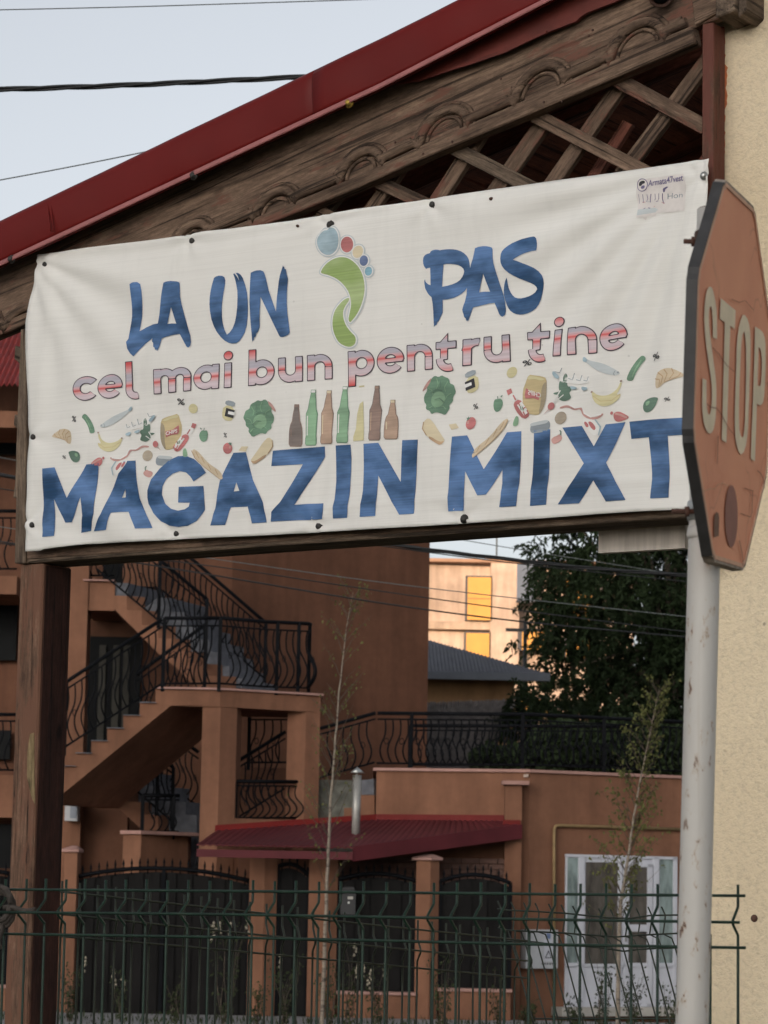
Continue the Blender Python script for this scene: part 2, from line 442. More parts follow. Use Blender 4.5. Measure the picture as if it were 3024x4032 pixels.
def stroke(pts, w, w2=None):
    """outline polygon of a line of a given width"""
    w2 = w if w2 is None else w2; L = []; Rr = []; n = len(pts)
    for i, (x, y) in enumerate(pts):
        a = pts[max(i - 1, 0)]; b = pts[min(i + 1, n - 1)]
        dx, dy = b[0] - a[0], b[1] - a[1]; l = math.hypot(dx, dy) or 1
        h = (w + (w2 - w) * i / max(n - 1, 1)) / 2
        L.append((x - dy / l * h, y + dx / l * h)); Rr.append((x + dy / l * h, y - dx / l * h))
    return L + Rr[::-1]
def ell(cx, cy, rx, ry, rot=0, n=26, wob=0.0):
    o = []
    for k in range(n):
        t = 2 * math.pi * k / n; q = 1 + wob * math.sin(5 * t + cx)
        x, y = rx * q * math.cos(t), ry * q * math.sin(t)
        o.append((cx + x * math.cos(rot) - y * math.sin(rot), cy + x * math.sin(rot) + y * math.cos(rot)))
    return o
def smooth(pts, it=2, closed=True):
    for _ in range(it):
        o = []; n = len(pts)
        for i in range(n):
            a = pts[i]; b = pts[(i + 1) % n]
            o += [(a[0] * .75 + b[0] * .25, a[1] * .75 + b[1] * .25), (a[0] * .25 + b[0] * .75, a[1] * .25 + b[1] * .75)]
        pts = o
    return pts
def grow(pts, d):
    n = len(pts); A = sum(pts[i][0] * pts[(i + 1) % n][1] - pts[(i + 1) % n][0] * pts[i][1] for i in range(n))
    sg = 1 if A > 0 else -1; o = []
    for i in range(n):
        a, b = pts[i - 1], pts[(i + 1) % n]; dx, dy = b[0] - a[0], b[1] - a[1]; l = math.hypot(dx, dy) or 1
        o.append((pts[i][0] + sg * dy / l * d, pts[i][1] - sg * dx / l * d))
    return o
def text_bm(body, bold=0.0):
    cu = bpy.data.curves.new('text', 'FONT'); cu.body = body; cu.size = 1.0; cu.offset = bold; cu.resolution_u = 4
    o = bpy.data.objects.new('text', cu); COL.objects.link(o)
    dg = bpy.context.evaluated_depsgraph_get(); dg.update()
    me = bpy.data.meshes.new_from_object(o.evaluated_get(dg))
    bm = bmesh.new(); bm.from_mesh(me)
    bpy.data.objects.remove(o); bpy.data.curves.remove(cu); bpy.data.meshes.remove(me)
    return bm
def print_text(name, body, quad, mat, layer, parent, bold=0.0, plane=None):
    """quad: photograph points for the lower left, lower right and upper left corners of the text"""
    bm = text_bm(body, bold)
    xs = [q.co.x for q in bm.verts]; ys = [q.co.y for q in bm.verts]
    x0, x1, y0, y1 = min(xs), max(xs), min(ys), max(ys)
    (ax, ay), (bx, by), (cx, cy) = quad
    to2 = (lambda a, b: sz(a, b, BOFF)) if plane is None else (lambda a, b: plane[0]((a, b)))
    for q in bm.verts:
        u = (q.co.x - x0) / (x1 - x0); v = (q.co.y - y0) / (y1 - y0)
        s, z = to2(ax + (bx - ax) * u + (cx - ax) * v, ay + (by - ay) * u + (cy - ay) * v)
        q.co = (s, z, 0)
    return finish_flat(bm, name, mat, layer, parent, plane)

# ---- big blue words
c1 = crop(450, 900, .45208); c3 = crop(1600, 900, .36166)
g1 = crop(100, 1700, .5425); g2 = crop(900, 1700, .51236); g3 = crop(1700, 1600, .6329)
WORDS = [
 (c1, [[(138,485),(165,470),(205,467),(232,485),(240,545),(240,620),(232,760),(217,893),(270,860),(330,832),(390,822),(375,880),(335,950),(270,1010),(180,1117),(150,1090),(125,1050),(112,990),(130,960),(143,760),(140,600)]], 1),
 (c1, [[(432,472),(455,462),(490,457),(545,460),(565,468),(572,480),(575,540),(577,590),(590,660),(610,740),(640,850),(665,935),(670,990),(664,1020),(650,1037),(635,1033),(618,1005),(570,918),(530,922),(490,930),(412,955),(398,1020),(380,1070),(372,1052),(362,1060),(355,1038),(343,1030),(340,995),(330,985),(330,960),(375,820),(390,750),(400,680),(415,570)],[(497,685),(520,765),(540,828),(500,826),(462,830),(478,760)]], 2),
 (c1, [[(868,430),(885,417),(910,410),(940,412),(960,424),(968,450),(966,490),(955,560),(945,630),(940,700),(942,770),(950,830),(965,885),(985,925),(1010,905),(1035,870),(1055,820),(1068,760),(1076,690),(1078,600),(1075,540),(1065,490),(1050,430),(1035,395),(1046,390),(1070,420),(1090,455),(1078,415),(1058,386),(1078,386),(1100,402),(1120,430),(1142,490),(1160,560),(1168,630),(1170,700),(1168,770),(1160,840),(1142,905),(1115,950),(1092,980),(1065,1000),(1030,1003),(1000,996),(965,977),(930,945),(896,900),(870,850),(850,790),(838,720),(833,660),(835,600),(842,545),(850,500)]], 1),
 (c1, [[(1190,385),(1215,373),(1240,365),(1275,363),(1300,373),(1312,395),(1325,440),(1350,540),(1415,725),(1422,600),(1435,470),(1445,410),(1460,360),(1472,322),(1477,335),(1482,330),(1486,352),(1497,355),(1505,400),(1516,440),(1512,500),(1508,560),(1508,650),(1515,740),(1525,830),(1533,905),(1518,925),(1500,935),(1475,945),(1450,945),(1438,930),(1425,900),(1350,740),(1280,595),(1274,720),(1272,860),(1258,900),(1240,915),(1238,940),(1222,950),(1218,972),(1205,985),(1198,880),(1190,760),(1184,650),(1184,560),(1186,470)]], 2),
 (c3, [[(258,250),(280,236),(310,228),(335,228),(360,234),(400,227),(450,222),(500,223),(540,228),(585,243),(620,265),(650,295),(670,330),(682,375),(688,420),(692,470),(690,520),(680,585),(660,640),(635,675),(600,705),(560,730),(520,750),(440,770),(390,775),(390,850),(388,910),(370,950),(352,985),(345,1000),(328,1015),(320,1045),(305,1050),(292,1068),(288,1000),(285,900),(280,820),(268,745),(240,720),(220,690),(200,650),(192,600),(190,575),(198,548),(204,575),(215,590),(235,606),(258,615),(258,520),(255,425),(230,428),(210,437),(190,410),(180,380),(177,345),(182,315),(195,292),(215,278),(255,265)],[(398,388),(440,382),(480,382),(520,386),(560,395),(590,411),(615,435),(624,462),(620,490),(605,525),(580,560),(545,585),(500,605),(440,622),(385,632),(390,520)]], 1),
 (c3, [[(740,210),(780,195),(830,188),(870,190),(900,196),(925,204),(936,225),(937,270),(940,320),(950,375),(965,430),(985,505),(1005,580),(1025,650),(1045,720),(1060,780),(1070,830),(1078,870),(1080,905),(1072,940),(1045,960),(1025,950),(1008,930),(985,880),(950,805),(900,812),(850,825),(780,842),(720,855),(700,910),(665,1008),(655,995),(645,1003),(638,975),(622,962),(615,930),(607,905),(603,880),(615,840),(635,790),(652,720),(660,640),(675,560),(690,430),(700,380),(715,330),(728,270)],[(835,490),(870,590),(905,685),(850,685),(790,692),(812,590)]], 2),
 (c3, [[(1390,88),(1410,95),(1425,110),(1436,140),(1441,172),(1440,210),(1430,245),(1385,250),(1340,262),(1290,278),(1240,300),(1200,322),(1168,343),(1210,355),(1260,375),(1325,400),(1380,425),(1425,458),(1460,500),(1482,545),(1495,600),(1494,660),(1485,720),(1472,780),(1450,830),(1420,870),(1380,900),(1330,925),(1280,938),(1240,940),(1200,933),(1162,917),(1130,895),(1105,865),(1085,830),(1063,775),(1048,720),(1046,670),(1055,610),(1068,565),(1087,530),(1092,600),(1100,645),(1120,690),(1143,722),(1170,745),(1205,755),(1240,756),(1285,748),(1330,735),(1370,716),(1402,692),(1420,658),(1408,632),(1380,608),(1335,585),(1280,563),(1220,540),(1160,510),(1110,480),(1070,445),(1045,410),(1030,370),(1026,325),(1030,280),(1043,245),(1065,220),(1105,188),(1150,160),(1205,136),(1260,115),(1330,98)]], 1),
 (g1, [[(137,270),(225,260),(270,360),(320,485),(390,360),(455,240),(550,232),(535,370),(522,500),(517,600),(487,722),(412,735),(430,610),(428,540),(422,480),(385,570),(348,660),(302,662),(260,580),(218,490),(224,590),(228,680),(222,758),(135,766)]], 1),
 (g1, [[(735,217),(815,212),(828,340),(842,485),(868,560),(932,700),(812,706),(785,640),(760,583),(700,585),(640,592),(620,660),(603,716),(507,725),(570,600),(605,510),(640,430),(690,320)],[(740,418),(740,450),(738,478),(710,482)]], 1),
 (g1, [[(1322,300),(1285,245),(1235,200),(1180,178),(1120,180),(1050,210),(985,270),(930,350),(905,430),(901,480),(905,525),(935,590),(985,650),(1050,683),(1120,693),(1190,685),(1255,650),(1300,595),(1313,570),(1305,490),(1300,395),(1210,398),(1123,402),(1122,517),(1203,517),(1197,545),(1170,565),(1120,575),(1075,563),(1035,528),(1010,460),(1012,400),(1035,345),(1080,305),(1130,288),(1175,297),(1205,325),(1228,362)]], 1),
 (g2, [[(38,162),(133,157),(160,260),(190,370),(230,455),(270,545),(285,620),(298,698),(182,705),(170,640),(155,577),(90,580),(25,582),(0,650),(-21,718),(-132,722),(-110,640),(-95,593),(-80,480),(-58,381),(-15,280)],[(67,390),(78,420),(90,455),(48,460)]], 1),
 (g2, [[(338,145),(540,128),(737,112),(738,192),(630,370),(510,562),(732,550),(730,610),(725,672),(530,682),(328,692),(335,618),(400,540),(490,390),(568,248),(450,255),(327,263)]], 1),
 (g2, [[(820,105),(935,98),(940,200),(938,300),(932,480),(920,580),(915,662),(805,668),(808,590),(818,520),(825,380)]], 1),
 (g2, [[(1035,92),(1150,84),(1235,235),(1322,385),(1328,220),(1335,65),(1455,60),(1450,200),(1445,330),(1435,480),(1428,630),(1315,638),(1230,490),(1148,335),(1140,500),(1132,648),(1012,656),(1018,560),(1032,450),(1036,270)]], 1),
 (g3, [[(125,188),(220,180),(275,290),(328,392),(400,278),(470,162),(560,155),(556,320),(548,480),(535,560),(528,622),(422,628),(434,560),(443,480),(443,395),(395,475),(345,550),(292,556),(250,480),(212,405),(208,470),(205,520),(200,648),(102,654),(105,560),(112,430),(118,310)]], 1),
 (g3, [[(638,150),(738,142),(737,270),(732,420),(718,540),(712,612),(613,620),(618,530),(630,420),(636,290)]], 1),
 (g3, [[(812,132),(935,122),(972,185),(1008,248),(1045,180),(1083,112),(1203,98),(1145,225),(1083,350),(1145,468),(1205,582),(1082,592),(1045,525),(1008,462),(962,535),(915,603),(783,610),(868,480),(948,355),(882,245)]], 1),
 (g3, [[(1228,95),(1420,80),(1602,65),(1602,172),(1468,183),(1472,310),(1477,440),(1470,510),(1468,566),(1356,572),(1360,520),(1370,450),(1362,320),(1352,193),(1240,202)]], 1),
]
for cf, loops, lay in WORDS: flat_mesh('letter', [cf(l) for l in loops], BLUE, lay, banner)

# ---- outlined red and grey line "cel mai bun pentru tine": letters from stroke distance fields
HW = 0.155
def dbox(x0, x1, y0, y1): 
    return lambda x, y: max(x0 - x, x - x1, y0 - y, y - y1)
def dring(cx, cy, r, a0=None, a1=None):
    def f(x, y):
        d = abs(math.hypot(x - cx, y - cy) - r) - HW
        if a0 is not None:
            t = math.degrees(math.atan2(y - cy, x - cx)) % 360
            if not (a0 <= t <= a1):
                e = []
                for a in (a0, a1):
                    ca, sa = math.cos(R(a)), math.sin(R(a)); px, py = x - cx - r * ca, y - cy - r * sa
                    u = abs(px * ca + py * sa) - HW; v = abs(-px * sa + py * ca)
                    e.append(max(u, v) if px * ca + py * sa + r > 0 else 9)
                d = max(d, min(e))
        return d
    return f
def ddisc(cx, cy, r): return lambda x, y: math.hypot(x - cx, y - cy) - r
def dpoly(pts):
    def f(x, y):
        d = 9; ins = False; n = len(pts)
        for i in range(n):
            ax, ay = pts[i]; bx, by = pts[(i + 1) % n]
            t = max(0, min(1, ((x - ax) * (bx - ax) + (y - ay) * (by - ay)) / ((bx - ax) ** 2 + (by - ay) ** 2)))
            d = min(d, math.hypot(x - ax - t * (bx - ax), y - ay - t * (by - ay)))
            if (ay > y) != (by > y) and x < (bx - ax) * (y - ay) / (by - ay) + ax: ins = not ins
        return -d if ins else d
    return f
H = HW
GL = {
 'c': [dring(.5, .5, .5 - H, 42, 318)],
 'e': [dring(.5, .5, .5 - H, 0, 322), dbox(.2, .97, .40, .60)],
 'l': [dbox(0, 2 * H, .30, 1.42), dring(.45, .32, .45 - H, 180, 285)],
 'm': [dbox(0, 2 * H, 0, 1), dring(.435, .565, .28, 0, 180), dring(.995, .565, .28, 0, 180), dbox(.56, .87, 0, .57), dbox(1.12, 1.43, 0, .57)],
 'n': [dbox(0, 2 * H, 0, 1), dring(.485, .515, .33, 0, 180), dbox(.66, .97, 0, .52)],
 'u': [dbox(.66, .97, 0, 1), dring(.485, .485, .33, 180, 360), dbox(0, 2 * H, .48, 1)],
 'a': [dring(.5, .5, .5 - H), dbox(.72, 1.03, 0, 1)],
 'i': [dbox(.03, .03 + 2 * H, 0, 1), ddisc(.185, 1.27, .19)],
 'b': [dring(.53, .5, .5 - H), dbox(0, 2 * H, 0, 1.42)],
 'p': [dring(.53, .5, .5 - H), dbox(0, 2 * H, -.36, 1)],
 't': [dpoly([(.17, .68), (.17, 1.0), (.48, 1.32), (.48, .68)]), dbox(0, .8, .70, 1.0), dbox(.17, .48, .3, .9), dring(.52, .35, .35 - .0, 180, 290)],
 'r': [dbox(0, 2 * H, 0, 1), dring(.46, .50, .5 - H, 78, 170)],
}
def contours(fns, lev, step=0.03):
    x0, x1, y0, y1 = -.25, 1.75, -.55, 1.7
    nx, ny = int((x1 - x0) / step), int((y1 - y0) / step)
    g = [[min(f(x0 + i * step, y0 + j * step) for f in fns) - lev + 1e-7 for i in range(nx + 1)] for j in range(ny + 1)]
    seg = {}
    def ip(i, j, k, l):
        a, b = g[j][i], g[l][k]; t = a / (a - b)
        return (x0 + (i + t * (k - i)) * step, y0 + (j + t * (l - j)) * step)
    for j in range(ny):
        for i in range(nx):
            cs = [(i, j), (i + 1, j), (i + 1, j + 1), (i, j + 1)]
            cr = []
            for q in range(4):
                a, b = cs[q], cs[(q + 1) % 4]
                if (g[a[1]][a[0]] < 0) != (g[b[1]][b[0]] < 0):
                    key = (min(a, b), max(a, b)); cr.append((key, g[a[1]][a[0]] < 0))
            if len(cr) == 2:
                s = cr[0][0] if cr[0][1] else cr[1][0]; e = cr[1][0] if cr[0][1] else cr[0][0]
                seg[s] = e
            elif len(cr) == 4:
                for q in range(4):
                    if cr[q][1]: seg[cr[q][0]] = cr[(q + 1) % 4][0]
    loops = []
    while seg:
        k0 = next(iter(seg)); lp = []; k = k0
        while k in seg:
            nk = seg.pop(k); lp.append(ip(*k[0], *k[1])); k = nk
        if len(lp) > 5: loops.append(lp)
    return loops
def base1(x): return 1555 - .0907 * (x - 611)
def base2(x): return 1463.7 - .0975 * (x - 1599)
RG_Z = {}
def mk_redgrey(nm, zb, h):
    t = NT(nm); g = t.n('NewGeometry'); sx = t.n('SeparateXYZ'); t.l(g.outputs['Position'], sx.inputs[0])
    mr = t.n('MapRange'); mr.inputs['From Min'].default_value = zb - .4 * h; mr.inputs['From Max'].default_value = zb + 1.45 * h
    t.l(sx.outputs['Z'], mr.inputs[0])
    G1, G2, RD, PK = (.44, .42, .48), (.60, .50, .54), (.60, .09, .09), (.68, .36, .37)
    k = lambda y: (y + .4) / 1.85
    col = t.ramp(mr.outputs[0], [(k(-.36), RD), (k(-.12), PK), (k(.05), G2), (k(.30), G2), (k(.44), PK), (k(.52), RD), (k(.60), PK), (k(.72), G1), (k(.95), G1), (k(1.12), PK), (k(1.38), RD)])
    ln = t.noise(t.coord('World', (2, 2, 190)), 1.0, 3, .6)
    col = t.mix(.35, col, t.ramp(ln, [(.3, .6), (.65, 1.18)]), 'MULTIPLY')
    return t.done(col, .5, None, 0, .35)
D = crop(250, 1300, .663); Ecr = crop(1300, 1200, .7535)
LINE = [('c', 62, 203, 1), ('e', 208, 357, 1), ('l', 373, 457, 1), ('m', 543, 770, 1), ('a', 780, 932, 1), ('i', 953, 1010, 1), ('b', 1100, 1255, 1), ('u', 1273, 1420, 1), ('n', 1443, 1594, 1),
        ('p', 88, 228, 2), ('e', 238, 385, 2), ('n', 396, 534, 2), ('t', 547, 657, 2), ('r', 682, 783, 2), ('u', 800, 943, 2), ('t', 1030, 1147, 2), ('i', 1164, 1221, 2), ('n', 1245, 1394, 2), ('e', 1403, 1568, 2)]
zb1 = sz(900, base1(900), BOFF)[1]; zt1 = sz(900, base1(900) - 99, BOFF)[1]
RG = mk_redgrey('red_grey_striped_ink', zb1, zt1 - zb1)
OUTL = m_ink('dark_outline_ink', (.055, .04, .055), .1)
cache = {}
for ch, a, b, ln in LINE:
    if ch not in cache: cache[ch] = (contours(GL[ch], 0.0), contours(GL[ch], -0.036))
    big, small = cache[ch]
    xs = [q[0] for lp in big for q in lp]; gx0, gx1 = min(xs), max(xs)
    if ln == 1: x0, x1 = 250 + a * .663, 250 + b * .663; base = base1
    else: x0, x1 = 1300 + a * .7535, 1300 + b * .7535; base = base2
    h = 97 + (x0 - 300) / 2100 * 14
    mp = lambda q: (x0 + (q[0] - gx0) / (gx1 - gx0) * (x1 - x0), base(x0 + (q[0] - gx0) / (gx1 - gx0) * (x1 - x0)) - q[1] * h)
    o = flat_mesh('letter', [[mp(q) for q in lp] for lp in big], OUTL, 1, banner)
    flat_mesh('letter_fill', [[mp(q) for q in lp] for lp in small], RG, 2, o)

# ---- footprint emblem
ft = crop(1200, 850, .24858)
FOOT = [
 (smooth([(440,185),(500,210),(545,290),(550,420),(520,530),(450,605),(370,628),(290,600),(230,520),(205,410),(225,330),(300,250),(360,200)]), I_SKY),
 (ell(682, 458, 98, 124, .12), I_RED), (ell(850, 572, 78, 100, .45), I_CREAM), (ell(942, 712, 66, 84, .2), I_NAVY), (ell(1012, 877, 57, 72, .25), I_CYAN),
 (smooth([(262,900),(264,880),(300,815),(380,730),(490,670),(600,650),(720,680),(830,770),(905,890),(945,1040),(948,1200),(905,1390),(830,1560),(725,1690),(712,1680),(693,1640),(715,1540),(740,1400),(725,1290),(690,1190),(620,1090),(520,1000),(400,945),(280,915)]), I_LIME),
 (smooth([(710,1295),(640,1315),(560,1390),(480,1500),(445,1640),(447,1780),(480,1900),(540,2010),(640,2065),(720,2075),(785,2040),(810,1980),(800,1905),(740,1850),(660,1750),(615,1630),(608,1520),(640,1430),(700,1350)]), I_LIME)]
for pts, mt in FOOT:
    o = flat_mesh('footprint_shape', [ft(grow(pts, 34))], I_HALO, 1, banner)
    flat_mesh('white_outline', [ft(grow(pts, 17))], I_WHITE, 2, o)
    flat_mesh('colour_fill', [ft(pts)], mt, 3, o)

# ---- bottles
bt = crop(1050, 1450, .42194)
def bottle(xt, yt, xb, yb, wb, ysh, mat, hi, out, yfill=None, bulge=False):
    H_ = yb - yt
    def cx(y): return xt + (xb - xt) * (y - yt) / H_
    prof = [(yt, 20), (yt + 26, 20), (yt + 30, 18), (yt + (ysh - yt) * .5, 27), (ysh - 20, 34)]
    if bulge: prof += [(ysh - 8, 38), (ysh + 12, wb * .40), (ysh + 50, wb * .47), (ysh + 100, wb * .5), (yb - 20, wb * .5), (yb, wb * .42)]
    else: prof += [(ysh, wb * .36), (ysh + 40, wb * .5), (ysh + 110, wb * .47), (yb - 85, wb * .43), (yb - 60, wb * .47), (yb - 15, wb * .48), (yb, wb * .42)]
    L = [(cx(y) - q, y) for y, q in prof] + [(cx(y) + q, y) for y, q in prof[::-1]]
    o = flat_mesh('printed_bottle', [bt(grow(L, 4))], out, 1, banner)
    flat_mesh('glass', [bt(grow(L, -3))], mat, 2, o)
    flat_mesh('highlight', [bt(stroke([(cx(ysh + 60) - wb * .36, ysh + 60), (cx(yb - 90) - wb * .33, yb - 90)], 9))], hi, 3, o)
    flat_mesh('cap', [bt(stroke([(cx(yt + 8), yt + 2), (cx(yt + 8), yt + 24)], 36))], hi, 3, o)
    return o
bottle(283, 340, 265, 727, 118, 510, I_DBROWN, I_BROWN, I_BROWN, bulge=True)
bottle(434, 203, 408, 717, 104, 385, I_LGREEN, I_WHITE, I_GREEN)
bottle(578, 208, 552, 703, 110, 380, I_TAN, I_CREAM, I_BROWN)
bottle(725, 170, 700, 693, 108, 370, I_LGREEN, I_WHITE, I_GREEN)
yb_ = flat_mesh('printed_bottle', [bt([(862, 330), (893, 305), (902, 480), (905, 560), (904, 672), (806, 680), (806, 640), (832, 560), (840, 430)])], I_PALEY, 1, banner)
flat_mesh('cap', [bt([(852, 162), (900, 156), (900, 170), (852, 174)])], I_PALEY, 1, yb_)
bottle(1020, 162, 1003, 670, 112, 350, I_BROWN, I_TAN, I_DBROWN)
bottle(1168, 295, 1158, 660, 128, 440, I_TAN, I_CREAM, I_BROWN, bulge=True)

# ---- food drawings, left cluster and its mirrored copy on the right
fd = crop(150, 1500, .60277)
src = [(1021, 1647.7), (246, 1717), (897, 1766), (677, 1705), (555, 1766), (299, 1800)]
dst = [(1729.6, 1555), (2638, 1486), (1855.5, 1660), (2114, 1549), (2229, 1637), (2574, 1579)]
A_ = [sz(*q, BOFF) for q in src]; B_ = [sz(*q, BOFF) for q in dst]
def lsq(X, y):
    n = 3; M_ = [[sum(r[i] * r[j] for r in X) for j in range(n)] + [sum(r[i] * t for r, t in zip(X, y))] for i in range(n)]
    for i in range(n):
        pv = M_[i][i]
        for k in range(n):
            if k != i:
                f = M_[k][i] / pv
                M_[k] = [a - f * b for a, b in zip(M_[k], M_[i])]
    return [M_[i][n] / M_[i][i] for i in range(n)]
XX = [(s, z, 1) for s, z in A_]
cs = lsq(XX, [q[0] for q in B_]); cz = lsq(XX, [q[1] for q in B_])
PL_R = (lambda q: (lambda s, z: (cs[0] * s + cs[1] * z + cs[2], cz[0] * s + cz[1] * z + cz[2]))(*sz(q[0], q[1], BOFF)),)
def food(name, layers):
    for side in (0, 1):
        root = None
        for k, (nm, pts, mt) in enumerate(layers):
            P = fd(pts)
            if side == 0: o = flat_mesh(nm if root else name, [P], mt, 1 + k, root or banner)
            else:
                L = [[PL_R[0](q) for q in P]]
                o = flat_mesh2(nm if root else name, L, mt, 1 + k, root or banner)
            if root is None: root = o
        FOODS.append(root)
def flat_mesh2(name, L2, mat, layer, parent):
    L3 = [[V((a, b, 0)) for a, b in lp] for lp in L2]
    tris = tessellate_polygon(L3); pts = [q for lp in L3 for q in lp]
    bm = bmesh.new(); bv = [bm.verts.new(q) for q in pts]
    for t in tris:
        try: bm.faces.new([bv[i] for i in t])
        except ValueError: pass
    return finish_flat(bm, name, mat, layer, parent)
FOODS = []
food('croissant_drawing', [('', smooth([(85,365),(120,335),(165,310),(218,322),(228,365),(224,414),(203,412),(182,388),(150,378),(120,372)]), I_BREAD)] +
     [('stripe', stroke(p, 5, 3), I_CRUST) for p in ([(108,345),(118,362),(150,376),(182,388)],[(150,318),(140,345),(158,374)],[(185,318),(168,345),(180,384)],[(215,330),(188,355),(196,398)],[(226,362),(202,372),(204,408)])])
food('cucumber_drawing', [('', smooth(stroke([(302,225),(325,245),(348,282),(362,315),(368,345)], 34)), I_GREEN), ('stripe', stroke([(318,240),(342,282),(358,325)], 6, 3), I_LGREEN)])
food('avocado_drawing', [('', smooth([(205,466),(225,458),(250,458),(278,468),(286,495),(280,522),(262,536),(238,530),(220,508),(212,485)]), I_DGREEN), ('shine', smooth([(250,470),(272,480),(268,500),(250,492)]), I_LGREEN)])
food('banana_drawing', [('', smooth([(403,348),(412,344),(425,385),(470,412),(525,400),(552,372),(560,378),(545,428),(505,464),(455,466),(412,435),(404,406),(430,415),(410,380)]), I_PALEY), ('edge', stroke([(408,410),(450,440),(505,435),(548,400)], 4, 3), I_BAG), ('tip', ell(557, 376, 6, 5), I_BROWN), ('tip', ell(407, 341, 6, 5), I_BROWN)])
food('fish_drawing', [('', smooth([(408,300),(440,272),(500,232),(560,206),(600,190),(622,163),(627,192),(602,206),(562,245),(500,284),(440,308)]), I_PALEB), ('gill', stroke([(438,280),(446,296),(440,306)], 4), I_GREYB), ('eye', ell(424, 292, 5, 5), I_GREYB), ('tail', smooth([(598,192),(622,163),(627,192),(608,202)]), I_SKY)])
food('egg_drawing', [('', smooth([(570,312),(585,285),(605,305),(622,270),(642,296),(662,250),(685,285),(700,240),(720,262),(728,215),(750,235),(772,205),(778,240),(745,285),(700,300),(640,318),(590,322)]), I_WHITE)] +
     [('shell_edge', stroke(p, 4), I_GREYB) for p in ([(586,285),(592,308),(612,300)],[(622,270),(630,300),(652,290)],[(662,252),(672,288),(694,276)],[(728,214),(740,238),(768,228)])] +
     [('tray', smooth([(578,348),(622,332),(612,358),(590,362)]), I_SKY), ('tray', smooth([(638,336),(682,318),(676,340),(650,346)]), I_SKY), ('tray', smooth([(735,262),(775,218),(780,242),(750,275)]), I_SKY)])
food('radish_drawing', [('', smooth([(712,243),(724,265),(722,290),(742,280),(746,320),(738,342),(774,342),(770,352),(742,358),(748,380),(716,400),(690,396),(672,386),(688,356),(676,345),(678,322),(700,320),(700,285),(700,255)]), I_DGREEN), ('stem', stroke([(735,335),(760,378),(776,405)], 7, 5), I_WHITE), ('stem', stroke([(716,362),(748,385),(770,408)], 6, 4), I_WHITE), ('root_bulb', ell(780, 416, 18, 21), I_RED), ('root_tip', stroke([(786,430),(800,440),(812,454)], 4, 2), I_PINK)])
food('chips_bag_drawing', [('', smooth([(812,255),(845,238),(885,226),(922,214),(936,262),(948,300),(942,370),(925,420),(900,442),(850,456),(832,440),(816,400),(812,325)], 1), I_BAG), ('shade', smooth([(814,268),(840,300),(838,380),(848,452),(830,436),(814,395),(810,320)], 1), I_BAGD), ('fold', smooth([(815,258),(920,218),(926,244),(880,248),(842,266)], 1), I_PALEY), ('red_label', [(845,332),(890,322),(928,290),(932,330),(926,350),(880,356),(850,372)], I_RED)])
food('ketchup_drawing', [('', smooth([(962,345),(998,362),(978,412),(928,470),(892,450),(928,388)], 1), I_RED), ('neck', smooth([(1004,302),(1028,314),(998,362),(966,345)], 1), I_WHITE), ('neck_band', stroke([(1000,318),(982,350)], 8), I_RED), ('cap', [(1016,276),(1042,284),(1030,314),(1006,304)], I_RED), ('label', stroke([(958,372),(912,440)], 30), I_WHITE)] +
     [('label_mark', stroke(p, 7, 6), I_RED) for p in ([(910,418),(898,444)],[(930,424),(912,462)],[(920,400),(934,412)],[(962,366),(952,388)])] + [('label_mark', stroke(p, 5), I_GREEN) for p in ([(934,396),(928,418)],[(946,392),(940,414)])])
food('lemon_drawing', [('', ell(1022, 183, 30, 31), I_PALEY)])
food('apple_drawing', [('', smooth([(1060,340),(1075,322),(1090,326),(1108,322),(1114,350),(1106,388),(1086,402),(1066,390),(1056,362)]), I_GREEN), ('leaf', smooth([(1070,322),(1060,304),(1076,312)], 1), I_DGREEN), ('stem', stroke([(1088,326),(1092,308)], 4), I_DGREEN)])
food('jar_drawing', [('', smooth([(1222,160),(1292,172),(1282,258),(1235,264),(1206,236)], 1), I_PALEY), ('lid', smooth([(1238,126),(1300,140),(1292,172),(1230,158)], 1), I_GREYB), ('label', [(1240,178),(1294,194),(1284,246),(1228,232)], INK), ('label_window', [(1254,200),(1296,208),(1290,228),(1250,218)], I_WHITE)])
food('cabbage_drawing', [('', smooth([(1400,150),(1425,138),(1440,126),(1462,134),(1484,120),(1506,134),(1512,160),(1532,175),(1526,200),(1546,232),(1540,270),(1524,285),(1528,312),(1500,326),(1490,348),(1462,340),(1436,350),(1402,368),(1386,345),(1376,328),(1384,312),(1360,294),(1362,268),(1345,244),(1356,215),(1362,196),(1388,184),(1390,165)], 1), I_GREEN), ('head', smooth([(1420,230),(1470,215),(1500,250),(1490,300),(1440,318),(1405,280)]), I_LGREEN)] +
     [('vein', stroke(p, 5, 3), I_LGREEN) for p in ([(1400,170),(1418,200),(1410,228)],[(1470,140),(1458,175),(1468,205)],[(1520,190),(1495,205),(1488,232)],[(1372,245),(1395,255),(1408,280)],[(1500,310),(1478,300),(1460,318)],[(1395,335),(1412,315),(1425,312)])] + [('fold', stroke(p, 5, 3), I_DGREEN) for p in ([(1425,222),(1460,206),(1500,220)],[(1412,290),(1440,262),(1470,268)],[(1440,160),(1436,190),(1442,206)])])
food('carrot_drawing', [('', smooth([(1502,128),(1526,145),(1548,175),(1560,206),(1536,192),(1514,162)], 1), I_PINK)])
food('tomato_drawing', [('', ell(1240, 441, 30, 36), I_RED), ('calyx', smooth([(1248,412),(1240,402),(1252,408),(1255,396),(1260,408),(1270,402),(1262,415),(1268,424),(1256,420)], 1), I_DGREEN), ('shine', ell(1256, 434, 6, 9), I_PINK)])
food('potato_drawing', [('', ell(724, 490, 32, 36, .3), I_POTATO)])
food('can_drawing', [('', smooth(stroke([(778,522),(830,526),(886,524)], 62)), I_GREYB), ('lid', smooth(stroke([(790,498),(840,502),(888,506)], 20)), I_PALEB)])
